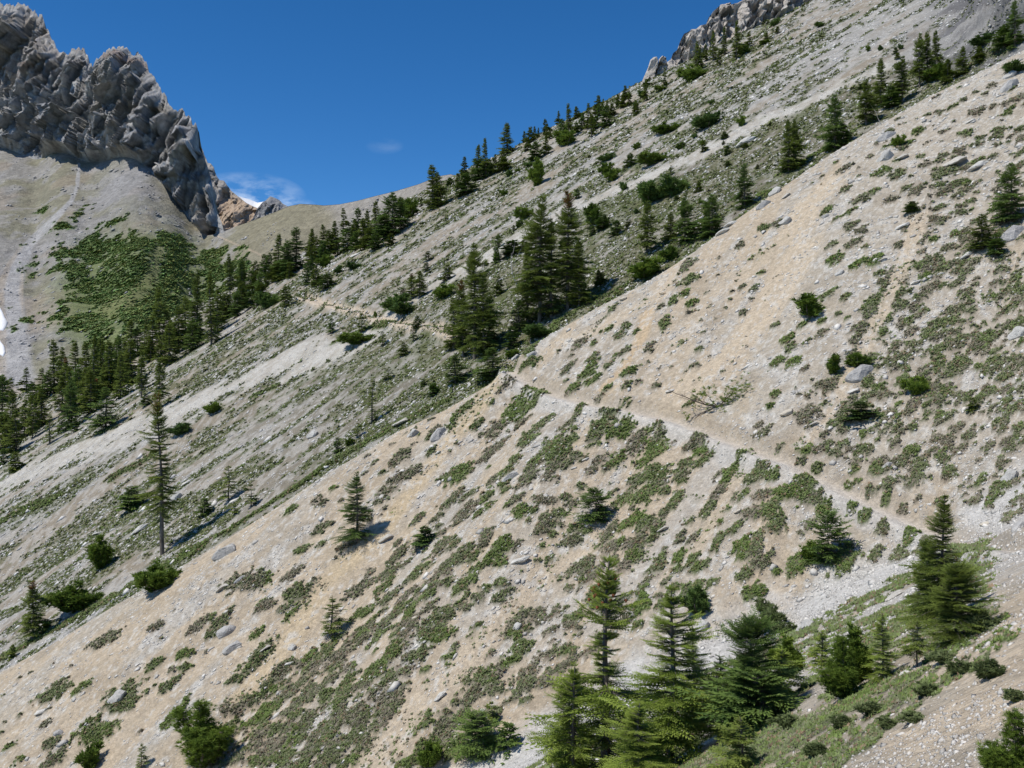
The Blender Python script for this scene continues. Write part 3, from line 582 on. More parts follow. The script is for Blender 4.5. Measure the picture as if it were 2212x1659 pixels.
# colours
tv_ = 972-tal[..., 2]/tal[..., 1]*2520; tu_ = tal[..., 0]/tal[..., 1]*2520+1296
n1 = fbm(x/26, y/26, 4, 260); n2 = fbm(x/7, y/10, 3, 264)
tc_ = mixc(np.zeros(x.shape+(3,))+C(.255, .245, .225), C(.21, .20, .135), sst(.42, .6, n1)*.8)
tc_ = mixc(tc_, C(.32, .31, .30), sst(.55, .68, n2)*.6)
tc_ = mixc(tc_, C(.30, .25, .19), sst(.55, .7, fbm(x/18, y/30, 3, 268))*.5)
tc_ = mixc(tc_, C(.27, .268, .275), sst(230, 20, np.abs(tu_-340)+(n1-.5)*220)*sst(620, 440, tv_+(n2-.5)*120)*.55)
tc_ = mixc(tc_, mixc(np.zeros_like(tc_)+C(.235, .215, .15), C(.30, .28, .25), sst(.45, .65, n1*.5+.5*sst(700, 950, tu_))), sdl*np.ones_like(x)*.9)
def pdist_uv(P, U, Vv):
    best = np.full(U.shape, 1e9)
    for a, b in zip(P[:-1], P[1:]):
        dx, dy = b[0]-a[0], b[1]-a[1]; t = np.clip(((U-a[0])*dx+(Vv-a[1])*dy)/(dx*dx+dy*dy), 0, 1)
        best = np.minimum(best, np.hypot(U-a[0]-t*dx, Vv-a[1]-t*dy))
    return best
chan = pdist_uv([(200, 415), (196, 470), (180, 510), (130, 560), (80, 610), (40, 680), (28, 740), (40, 830), (45, 950)], tu_, tv_)
cw = np.interp(tv_, [415, 520, 620, 720, 950], [4, 7, 14, 26, 46])
tc_ = mixc(tc_, C(.37, .365, .36), (1-sst(.6, 1.15, chan/cw+(n2-.5)*.8))*.9)
tc_ = mixc(tc_, C(.42, .35, .27), (1-sst(.2, .5, np.abs(chan/cw-1.0)))*(tu_ < 60)*sst(560, 700, tv_)*.4)
patht = pdist_uv([(545, 596), (575, 608), (605, 622), (650, 640), (668, 652)], tu_, tv_)
tc_ = mixc(tc_, C(.42, .34, .25), (1-sst(1.0, 2.6, patht+(n2-.5)))*.7)
FOREST = [(140, 620), (200, 590), (215, 560), (260, 590), (330, 600), (420, 590), (470, 600), (470, 640), (560, 700), (620, 740), (520, 800), (380, 900), (200, 900), (130, 880), (125, 800), (160, 720)]
gmk = np.zeros(tu_.shape); n5 = fbm(x/3, y/4, 3, 288)
for blobf in [(300, 700, 150, 90, 0), (230, 830, 120, 70, 0), (420, 700, 130, 80, 0), (240, 640, 60, 50, 0), (420, 610, 80, 22, 0), (340, 800, 170, 80, 0), (110, 535, 24, 10, -35), (196, 545, 30, 12, -40), (290, 560, 46, 13, -22), (170, 575, 30, 9, 10), (540, 640, 60, 16, 0), (520, 760, 90, 60, 0), (540, 680, 80, 30, 0), (600, 630, 34, 8, -15), (480, 655, 90, 30, 0), (210, 700, 70, 50, -30)]:
    cxx, cyy, ra, rb, an = blobf; a = R(an); dx = tu_-cxx; dy = tv_-cyy
    rr = np.hypot((dx*math.cos(a)+dy*math.sin(a))/ra, (-dx*math.sin(a)+dy*math.cos(a))/rb)
    gmk = np.maximum(gmk, 1-sst(.70, 1.0, rr+(n1-.5)*1.5+(n2-.5)*2.2+(n5-.5)*1.6))
open_ = np.maximum(1-sst(8, 26, pdist_uv([(400, 640), (385, 700), (330, 760), (270, 790)], tu_, tv_)+(n2-.5)*26), 0)
gmk = gmk*(1-open_*.8)
gmk = gmk*sst(.22, .36, n2*.5+n5*.5+.06)
tc_ = mixc(tc_, C(.12, .18, .06), gmk*.97)
tc_ = mixc(tc_, C(.15, .18, .07), sst(.15, .6, 1-np.hypot((tu_-350)/300, (tv_-760)/250)+(n2-.5)*.4)*(1-gmk)*.9)
tc_ = mixc(tc_, C(.16, .17, .07), open_*(tv_ > 560)*.6)
nrow = nt1; F1 = grid_faces(nt1, len(us))
me = mesh_np('valley_slope', tal.reshape(-1, 3), F1, M_talus, np.clip(tc_, .01, .8).reshape(-1, 3), smooth=True)
tag(obj('valley_slope', me), kind='structure')
x, y, z = clf[..., 0], clf[..., 1], clf[..., 2]
cn = fbm3(x/30, y/30, z/20, 4, 270); cn2 = fbm3(x/9, y/9, z/5, 3, 274)
st_ = fbm3((z*.9+x*.42)/16, x/300, y/300, 3, 278)
cc = mixc(np.zeros(x.shape+(3,))+C(.285, .287, .292), C(.41, .408, .40), sst(.42, .62, cn2))
cc = mixc(cc, C(.29, .27, .235), sst(.5, .65, cn)*.6)
cu = x/np.maximum(y, 1)*2520+1296; cv = 972-z/np.maximum(y, 1)*2520
brownz = sst(.5, -.1, (cv-150)/100+(cu-150)/260)*sst(.35, .6, st_+.12)
cc = mixc(cc, C(.37, .30, .235), brownz*.28)
cc = mixc(cc, C(.29, .21, .165), sst(.56, .64, st_)*sst(200, 150, cv)*.6)
cc = mixc(cc, C(.36, .36, .365), sst(.60, .5, big)*sst(.3, .0, t2)*.6)
CV = np.concatenate([foot[None], clf, bk], 0)
CC = np.concatenate([cc[:1], cc, np.repeat(cc[-1:], nt3, 0)], 0)
me = mesh_np('cliff_mountain', CV[:, :int((600+700)/2)].reshape(-1, 3), grid_faces(CV.shape[0], int((600+700)/2)), M_cliff, np.clip(CC[:, :int((600+700)/2)], .01, .8).reshape(-1, 3))
tag(obj('cliff_mountain', me), kind='structure')
# behind the saddle crest
sb = np.concatenate([Pp[None][:, 600:], bk[:, 600:]], 0)
me = mesh_np('saddle_back', sb.reshape(-1, 3), grid_faces(sb.shape[0], sb.shape[1]), M_talus, np.zeros((sb.shape[0]*sb.shape[1], 3))+C(.25, .23, .17), smooth=True)
tag(obj('saddle_back', me), kind='structure')
# wide ground under everything
g = np.array([(-6000, -3000, -330), (6000, -3000, -330), (6000, 9000, -330), (-6000, 9000, -330)], float)
tag(obj('ground', mesh_np('ground', g, np.array([(0, 1, 2, 3)]), M_talus, np.zeros((4, 3))+C(.14, .16, .09))), kind='structure')

# krummholz mass in the valley
PT = tal; wv = gmk[:-1, :-1].ravel(); cdf = np.cumsum(wv)
n = 30000; k = np.searchsorted(cdf, rng.random(n)*cdf[-1]); j, i = np.divmod(k, len(us)-1); a = rng.random((n, 2))
P = PT[j, i]*((1-a[:, :1])*(1-a[:, 1:]))+PT[j, i+1]*(a[:, :1]*(1-a[:, 1:]))+PT[j+1, i]*((1-a[:, :1])*a[:, 1:])+PT[j+1, i+1]*(a[:, :1]*a[:, 1:])
T2, F2 = tuft_templates(10, 19, 14)
c = np.array((.165, .25, .08))*rng.uniform(.7, 1.35, (n, 1)); c[:, 0] *= rng.uniform(.8, 1.4, n)
o = scatter('krummholz_mass', M_leafmat, T2, F2, P, np.exp(rng.normal(-.5, .4, n)), c, flat=.5); tag(o, 'dark green dwarf conifer thicket filling the valley below the cliff', 'thicket', kind='stuff')
# boulders / pale stones on the talus
wv = (sst(.5, .7, n2)*(1-gmk)*(tv_ > 400))[:-1, :-1].ravel(); cdf = np.cumsum(wv); n = 5000
k = np.searchsorted(cdf, rng.random(n)*cdf[-1]); j, i = np.divmod(k, len(us)-1); P = PT[j, i]+rng.normal(0, .5, (n, 3))*np.array((1, 1, 0))
o = scatter('valley_stones', M_stone, RT, RF, P, np.clip(np.exp(rng.normal(-.6, .5, n)), .2, 2.2), (.30+.22*rng.random(n))[:, None]*np.array((1, .98, .95)))
tag(o, 'grey stones strewn over the distant talus fans', 'stones', kind='stuff')

# snow patches lying on the valley floor at the left edge
def sheet_at(u, v):
    ii = np.clip(int(round((u+700)/2)), 0, len(us)-1); col = tv_[:, ii]; jj = int(np.argmin(np.abs(col-v))); return tal[jj, ii]
def snow_patch(name, outline, label):
    P = np.array([sheet_at(u, v) for u, v in outline]); c0 = P.mean(0); n_ = len(P)
    V = [c0+np.array((0, 0, .9))]; F = []
    for r_, hh in ((.55, .85), (.88, .6), (1.0, .1), (1.02, -1.5)):
        V += [c0+(p-c0)*r_+np.array((0, 0, hh)) for p in P]
    for i_ in range(n_):
        F.append((0, 1+i_, 1+(i_+1) % n_, 1+(i_+1) % n_))
    Fq = []
    for q in range(3):
        for i_ in range(n_):
            a_ = 1+q*n_+i_; b_ = 1+q*n_+(i_+1) % n_; Fq.append((a_, a_+n_, b_+n_)); Fq.append((a_, b_+n_, b_))
    F3 = [(f[0], f[1], f[2]) for f in F]+Fq
    o = obj(name, mesh_np(name, np.array(V), np.array(F3), M_snow, np.zeros((len(V), 3))+.86, smooth=True)); tag(o, label, 'snow patch', 'snow patches at the left edge'); return o
snow_patch('snow_patch', [(-40, 770), (-5, 772), (6, 790), (14, 806), (20, 818), (16, 828), (8, 836), (-10, 834), (-40, 820)], 'upper white snow patch beside the gravel channel at the left edge')
snow_patch('snow_patch', [(-40, 846), (-5, 850), (4, 866), (12, 880), (14, 894), (8, 902), (-10, 890), (-40, 880)], 'lower white snow patch beside the gravel channel at the left edge')

# ------------------------------------------------------------------ distant peaks beyond the pass
def rock_sheet(name, topP, botv, Yf, lean, mat, colA, colB, amp, scl, du=1.0, rows=110, u0=None, u1=None, slant=.5, back=60, ucol=None):
    f = interp_pts(topP); u0 = topP[0][0] if u0 is None else u0; u1 = topP[-1][0] if u1 is None else u1
    uu = np.arange(u0, u1+du, du); vtp = f(uu); vbt = botv(uu) if callable(botv) else np.full_like(uu, botv)
    yf = Yf(uu) if callable(Yf) else np.full_like(uu, Yf)
    h = np.clip((vbt-vtp)/2520*yf, .1, None); Pb = Pt(uu, vbt, yf); Pq = Pt(uu, vtp, yf+h*lean)
    t = np.linspace(0, 1, rows)[:, None]; G = Pb[None]*(1-t[..., None])+Pq[None]*t[..., None]
    x, y, z = G[..., 0], G[..., 1], G[..., 2]
    rl = (facets(x/scl*1.6-z/scl*.5+fbm(x/scl*2, z/scl*2, 2, 340), z/scl*.6+fbm(x/scl*2, z/scl*2, 2, 341), 630)-.5)*amp*.55+(facets(x/scl*4-z/scl+fbm(x/scl*3, z/scl*3, 2, 342), z/scl*1.7, 640)-.5)*amp*.3+.6*(fbm3(x/scl+z/scl*slant, y/scl, z/(scl*2.6), 4, 300, .58, True)-.5)*amp+(fbm3(x/scl*3.3+z/scl, y/scl*3, z/scl*1.6, 3, 310, .6)-.5)*amp*.45
    G[..., 1] -= rl*np.minimum(t*5, 1)*np.minimum((1-t)*8+.15, 1)*np.clip(h/(amp*1.5), 0, 1)[None]
    kk = np.linspace(0, 1, 9)[1:, None]; Bk = G[-1][None]+np.stack([0*kk+0*x[:1], kk*back+0*x[:1], -kk*(back*1.1)+0*x[:1]], -1)
    ca = mixc(np.zeros(x.shape+(3,))+np.array(colA), np.array(colB), sst(.4, .62, fbm3(x/scl*1.5, y/scl, z/scl*2, 4, 320)))
    if ucol is not None: ca = ucol(ca, x/y*2520+1296, 972-z/y*2520, x, y, z)
    GG = np.concatenate([G, Bk], 0); cc_ = np.concatenate([ca, np.repeat(ca[-1:], 8, 0)], 0)
    return obj(name, mesh_np(name, GG.reshape(-1, 3), grid_faces(*GG.shape[:2]), mat, np.clip(cc_, .01, .85).reshape(-1, 3)))
def farcol(c, u, v, x, y, z):
    k = sst(.0, 1., (v-470-(u-560)*.35)/26.)*sst(545, 570, u+(v-500)*.3)
    return mixc(c, C(.42, .315, .22), k*.85)
o = rock_sheet('far_rock_peak', [(470, 330), (500, 350), (526, 412), (534, 414), (542, 424), (548, 444), (556, 456), (568, 458), (576, 470), (584, 482), (594, 490), (604, 498), (614, 506), (624, 514), (640, 522), (655, 528), (672, 528), (700, 545), (740, 560)], 640, 1250, 1.1, M_cliff, (.25, .24, .23), (.33, .31, .285), 26, 30, back=300, ucol=farcol)
tag(o, kind='structure')
o = rock_sheet('grey_far_peak', [(600, 600), (640, 552), (652, 526), (664, 512), (674, 506), (684, 497), (690, 499), (700, 503), (708, 507), (716, 516), (728, 522), (750, 540), (800, 580)], 640, 1120, 1.0, M_cliff, (.22, .22, .225), (.32, .315, .31), 20, 24, back=300)
tag(o, kind='structure')
# snowfield between the far peaks
ss = [(606, 496, 1.), (614, 500, 3), (626, 503, 5), (640, 508, 7), (652, 513, 8), (660, 512, 6), (668, 510, 2)]
V = []; 
for u, v, h_ in ss:
    for q, (dv, yv) in enumerate(((0, 1420), (h_*.5, 1395), (h_+14, 1375))): V.append(Pt(np.float64(u), np.float64(v+dv), np.float64(yv)))
V = np.array(V); F = []
for i_ in range(len(ss)-1):
    for q in range(2): a_ = i_*3+q; F.append((a_, a_+1, a_+4, a_+3))
# give it depth: a back edge dropping behind
nb = len(V); VB = V[0::3]+np.array((0, 120, -60)); V = np.concatenate([V, VB])
for i_ in range(len(ss)-1): F.append((i_*3, i_*3+3, nb+i_+1, nb+i_))
o = obj('snowfield', mesh_np('snowfield', V, np.array(F), M_snow, np.zeros((len(V), 3))+.88, smooth=True)); tag(o, 'thin white snowfield on the crest between the two distant peaks', 'snowfield')
# crag on the right skyline
def cragbase(u): return 972-(.5*(u-1296)/2520+.2285)*2520
o = rock_sheet('skyline_crag', [(1618, 232), (1626, 204), (1632, 190), (1640, 172), (1646, 152), (1654, 145), (1662, 144), (1664, 170), (1668, 150), (1676, 142), (1686, 145), (1688, 158), (1698, 150), (1704, 134), (1714, 126), (1722, 104), (1732, 84), (1748, 76), (1762, 74), (1774, 64), (1788, 60), (1794, 44), (1806, 28), (1824, 12), (1846, 8), (1866, 8), (1884, -2), (1930, -20), (2000, -60), (2150, -110), (2400, -170)], cragbase, 222, .42, M_crag, (.38, .345, .31), (.50, .46, .415), 9.5, 4.6, du=1.0, rows=190, back=40)
tag(o, 'broken grey-tan limestone crag on the right skyline above the slope', 'crag')

# ------------------------------------------------------------------ conifers
def spray_tpl(kind):
    T = []
    def tri(a, b, c): T.append((a, b, c))
    if kind == 'fine':
        for k in range(5):
            x = k*.18; wd = .22*(1-k*.13)
            for s_ in (-1, 1): tri((x, 0, 0), (x+.10, 0, .015), (x+.17, s_*wd, -.03+.02*s_))
            tri((x, 0, 0), (x+.12, 0, 0), (x+.16, 0, .10*(1-k*.1)))
        tri((.8, -.035, 0), (.8, .035, 0), (1.08, 0, .02))
    elif kind == 'mid':
        for k in range(3):
            x = k*.27; wd = .25*(1-k*.2)
            for s_ in (-1, 1): tri((x, 0, 0), (x+.2, 0, .02), (x+.3, s_*wd, -.05))
        tri((.3, 0, -.02), (.75, 0, -.02), (.6, 0, .14)); tri((.7, -.08, 0), (.7, .08, 0), (1.1, 0, 0))
    elif kind == 'low':
        tri((0, -.16, 0), (.35, .26, 0), (1.1, 0, -.04)); tri((0, .1, 0), (.4, -.28, .03), (.9, .05, .0)); tri((.1, 0, -.12), (.9, 0, -.08), (.5, 0, .2))
    elif kind == 'brush':                                          # a pine tuft
        r = np.random.default_rng(3)
        for k in range(13):
            a = k*2.4; e = .35+.75*(k/13.); d = np.array((math.cos(e), math.sin(e)*math.cos(a), math.sin(e)*math.sin(a)))
            s_ = np.cross(d, r.normal(size=3)); s_ /= np.linalg.norm(s_); o_ = np.array((.05+.35*r.random(), 0, 0))
            tri(tuple(o_-s_*.05), tuple(o_+s_*.05), tuple(o_+d*.72))
    elif kind == 'brushlow':
        r = np.random.default_rng(4)
        for k in range(5):
            a = k*1.7; e = .3+.6*(k/5.); d = np.array((math.cos(e), math.sin(e)*math.cos(a), math.sin(e)*math.sin(a)))
            s_ = np.cross(d, r.normal(size=3)); s_ /= np.linalg.norm(s_)
            tri(tuple(-s_*.17), tuple(s_*.17), tuple(d*.95))
    return np.array(T, float).reshape(-1, 3, 3)
SP = {k: spray_tpl(k) for k in ('fine', 'mid', 'low', 'brush', 'brushlow')}
def build_sprays(tpl, O, D, Nn, L, tint, rust):
    D = D/np.linalg.norm(D, axis=1, keepdims=True); Sx = np.cross(Nn, D); Sx /= np.linalg.norm(Sx, axis=1, keepdims=True)+1e-9; Nz = np.cross(D, Sx)
    T = SP[tpl].reshape(-1, 3)
    V = O[:, None]+L[:, None, None]*(T[None, :, 0:1]*D[:, None]+T[None, :, 1:2]*Sx[:, None]+T[None, :, 2:3]*Nz[:, None])
    n = len(O)*len(T)
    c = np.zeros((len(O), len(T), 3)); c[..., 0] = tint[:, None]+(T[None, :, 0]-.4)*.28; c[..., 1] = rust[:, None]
    return V.reshape(-1, 3), np.arange(n).reshape(-1, 3), c.reshape(-1, 3)
def tube(pts, rad, n=5):
    V = []; F = []; pts = np.asarray(pts, float)
    for k, p in enumerate(pts):
        d = pts[min(k+1, len(pts)-1)]-pts[max(k-1, 0)]; d = d/(np.linalg.norm(d)+1e-9)
        a = np.cross(d, (0, .31, .95) if abs(d[2]) < .9 else (1, 0, 0)); a /= np.linalg.norm(a); b = np.cross(d, a)
        for q in range(n): t = q*2*math.pi/n; V.append(p+rad[k]*(a*math.cos(t)+b*math.sin(t)))
    for k in range(len(pts)-1):
        for q in range(n):
            a0 = k*n+q; a1 = k*n+(q+1) % n; F.append((a0, a1, a1+n)); F.append((a0, a1+n, a0+n))
    return np.array(V), np.array(F)
def join_tubes(TS):
    V = []; F = []; o_ = 0
    for v, f in TS: V.append(v); F.append(f+o_); o_ += len(v)
    return np.concatenate(V), np.concatenate(F)
PROTO = {}
def make_spruce(seed, lod, W=.34, bare=.05, gapz=None, prof=.85, leaf=None, mat=None, density=1., rustTop=0., sparse=.0, lean=.0, up=.0):
    r = np.random.default_rng(seed); nw = int((46, 30, 20)[lod]*density); nb = (9, 8, 7)[lod]; npos = (11, 6, 3)[lod]; tp = leaf or ('fine', 'mid', 'low')[lod]
    O, D, Nn, L, T, Ru = [], [], [], [], [], []; tubes = []
    ph = r.random(4)*6.28
    trunk = lambda z: np.array((lean*z*z*.5+.006*math.sin(z*7+ph[0]), .006*math.sin(z*5+ph[1]), z))
    R0 = W/2
    for k in range(nw):
        f = (k+r.random()*.6)/nw; z = bare+(1-bare)*f**.92
        env = (1-f)**prof*(.78+.22*math.sin(z*19+ph[2])+.12*r.normal())
        if f < .10: env *= .75+2.5*f
        if gapz and gapz[0] < z < gapz[1]: env *= .28
        for b in range(nb if z < .93 else 3):
            if r.random() < sparse*(1-.5*f): continue
            az = r.random()*6.283; lr = R0*max(env, .0)*r.uniform(.5, 1.25)*(1+.25*math.cos(az-ph[3]))+.010
            if r.random() < .05: lr *= 1.25
            el0 = -.25+1.0*f**2+up+r.normal()*.12
            dh = np.array((math.cos(az), math.sin(az), 0)); base = trunk(z)
            pts = []
            for q in range(npos+1):
                s_ = q/npos; p = base+lr*s_*(dh*math.cos(el0)+np.array((0, 0, math.sin(el0)-.22*s_*(1-f)+.16*s_*s_))); pts.append(p)
            if lod < 2 and lr > .03: tubes.append(tube(pts[::max(1, npos//3)], np.linspace(.0042, .0012, len(pts[::max(1, npos//3)])), 3))
            bt = r.random()*.35
            for q in range(1, npos+1):
                s_ = q/npos
                if s_ < .22 and lr > .06: continue
                dv = pts[q]-pts[q-1]; dv /= np.linalg.norm(dv)+1e-9; side = np.cross(dv, (0, 0, 1)); side /= np.linalg.norm(side)+1e-9
                ll = min(lr*(.55, .75, 1.0)[lod]*(1.15-s_*.5), (.085, .12, .15)[lod])
                ll = max(ll, (.024, .036, .05)[lod])
                for sg in ((-1, 1) if q < npos else (-1, 0, 1)):
                    d = dv*(.75)+side*sg*.75+np.array((0, 0, -.12+.1*r.normal()))
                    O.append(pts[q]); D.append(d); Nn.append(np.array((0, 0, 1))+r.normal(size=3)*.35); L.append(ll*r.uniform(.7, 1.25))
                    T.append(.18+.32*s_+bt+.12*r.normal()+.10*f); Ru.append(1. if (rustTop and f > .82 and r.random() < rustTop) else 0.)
    # leader
    for q in range(4):
        O.append(trunk(1-.03*q)); D.append(np.array((r.normal()*.1, r.normal()*.1, 1))); Nn.append(r.normal(size=3)); L.append(.035); T.append(.6); Ru.append(0.)
    V, F, c = build_sprays(tp, np.array(O), np.array(D), np.array(Nn), np.array(L), np.array(T), np.array(Ru))
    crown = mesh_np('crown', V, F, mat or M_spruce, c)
    tz = np.linspace(0, 1, 9); tt = [tube([trunk(q) if q > 0 else np.array((0, 0, -.06)) for q in tz], .0165*(1-tz*.93)+.001, 7)]
    V, F = join_tubes(tt+tubes); tm = mesh_np('trunk', V, F, M_bark, smooth=True)
    return tm, crown
def make_pine(seed, lod, W=.5, bare=.12, mat=None, multi=3, dome=.55, n=None, dens=1.):
    """bushy pine or fir shrub: several stems with tufts held on upturned twig ends"""
    r = np.random.default_rng(seed); tubes = []; O, D, Nn, L, T = [], [], [], [], []
    nt_ = int((620, 320, 130)[lod]*dens) if n is None else n; tp = ('brush', 'brushlow', 'brushlow')[lod]
    stems = []
    for k in range(multi):
        az = k*6.283/multi+r.random(); o_ = .44*W*(0 if multi == 1 or k == 0 else r.uniform(.35, 1)); hh = 1 if k == 0 else r.uniform(.42, .92)
        top_ = np.array((math.cos(az)*o_, math.sin(az)*o_, hh*.95)); mid_ = top_*np.array((.75, .75, .45)); stems.append((mid_, top_))
        tubes.append(tube([np.array((0, 0, -.05)), mid_*.5, mid_, (mid_+top_)/2, top_], [.022, .018, .014, .009, .003], 5))
    lumps = r.normal(size=(13, 3)); lumps /= np.linalg.norm(lumps, axis=1)[:, None]
    for q in range(nt_):
        m_, t_ = stems[r.integers(0, len(stems))]; f = r.random()**.8; ax = m_*(1-f)+t_*f if r.random() < .75 else m_*f
        hgt = ax[2]; env = W*.5*min(1, (hgt-bare*.5+.12)/.25)*max((1-hgt/1.02), .0)**dome
        d = r.normal(size=3)*np.array((1, 1, .55)); d /= np.linalg.norm(d)
        env *= .42+.75*max(0, np.max(lumps@d))**5
        p = ax*(np.array((1, 1, 1)) if multi > 1 else np.array((.5, .5, 1)))+d*np.array((1, 1, .35))*env*(.46 if multi > 1 else 1)*r.uniform(.2, 1.0)**.5+np.array((0, 0, .02))
        if p[2] < bare*.4: continue
        if lod < 2 and r.random() < .5: tubes.append(tube([ax*np.array((.7, .7, 1))-np.array((0, 0, .04)), p], [.005, .002], 3))
        dd = d*np.array((1, 1, .2))+np.array((0, 0, .85))
        for z in range(3):
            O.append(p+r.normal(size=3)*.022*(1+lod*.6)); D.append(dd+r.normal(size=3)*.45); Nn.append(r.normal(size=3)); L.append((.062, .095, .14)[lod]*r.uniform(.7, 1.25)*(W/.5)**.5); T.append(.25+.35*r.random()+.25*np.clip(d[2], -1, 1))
    V, F, c = build_sprays(tp, np.array(O), np.array(D), np.array(Nn), np.array(L), np.array(T), np.zeros(len(O)))
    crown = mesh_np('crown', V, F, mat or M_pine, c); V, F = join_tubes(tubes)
    return mesh_np('trunk', V, F, M_bark), crown
KIN = {   # kind: (maker, width of the prototype, list of parameter sets)
 'S': (make_spruce, .30, [dict(W=.30, prof=.8, bare=.06), dict(W=.30, prof=.95, bare=.10, sparse=.15), dict(W=.30, prof=.7, bare=.04)]),
 'D': (make_spruce, .44, [dict(W=.44, prof=.7, bare=.02, mat=M_fir), dict(W=.44, prof=.62, bare=.03, mat=M_fir), dict(W=.44, prof=.75, bare=.02)]),
 'T': (make_spruce, .34, [dict(W=.34, prof=.55, bare=.16, sparse=.12), dict(W=.34, prof=.6, bare=.22, sparse=.1), dict(W=.34, prof=.6, bare=.14, rustTop=.7)]),
 'Y': (make_spruce, .42, [dict(W=.42, prof=.9, bare=.10, density=.5, sparse=.35), dict(W=.42, prof=.8, bare=.15, density=.45, sparse=.3)]),
 'N': (make_spruce, .20, [dict(W=.20, prof=.9, bare=.12, density=.7, sparse=.35), dict(W=.20, prof=.8, bare=.2, density=.8, sparse=.25)]),
 'P': (make_pine, .60, [dict(W=.6, multi=7, bare=.05, dome=.8), dict(W=.6, multi=8, bare=.05, dome=.75)]),
 'B': (make_pine, 1.1, [dict(W=1.1, multi=8, bare=0, dome=.6), dict(W=1.1, multi=9, bare=0, dome=.5), dict(W=1.1, multi=8, bare=0, dome=.6, mat=M_fir)]),
}
def proto(kind, var, lod):
    k = (kind, var, lod)
    if k not in PROTO:
        fn, w0, ps = KIN[kind]; PROTO[k] = fn(seed=100+var*7+lod+sum(map(ord, kind)), lod=lod, **ps[var % len(ps)])
    return PROTO[k]
NAME = {'S': 'spruce_tree', 'D': 'fir_tree', 'T': 'spruce_tree', 'Y': 'spruce_sapling', 'N': 'spruce_tree', 'P': 'pine_tree', 'B': 'dwarf_pine'}
CAT = {'S': 'tree', 'D': 'tree', 'T': 'tree', 'Y': 'sapling', 'N': 'tree', 'P': 'tree', 'B': 'shrub'}
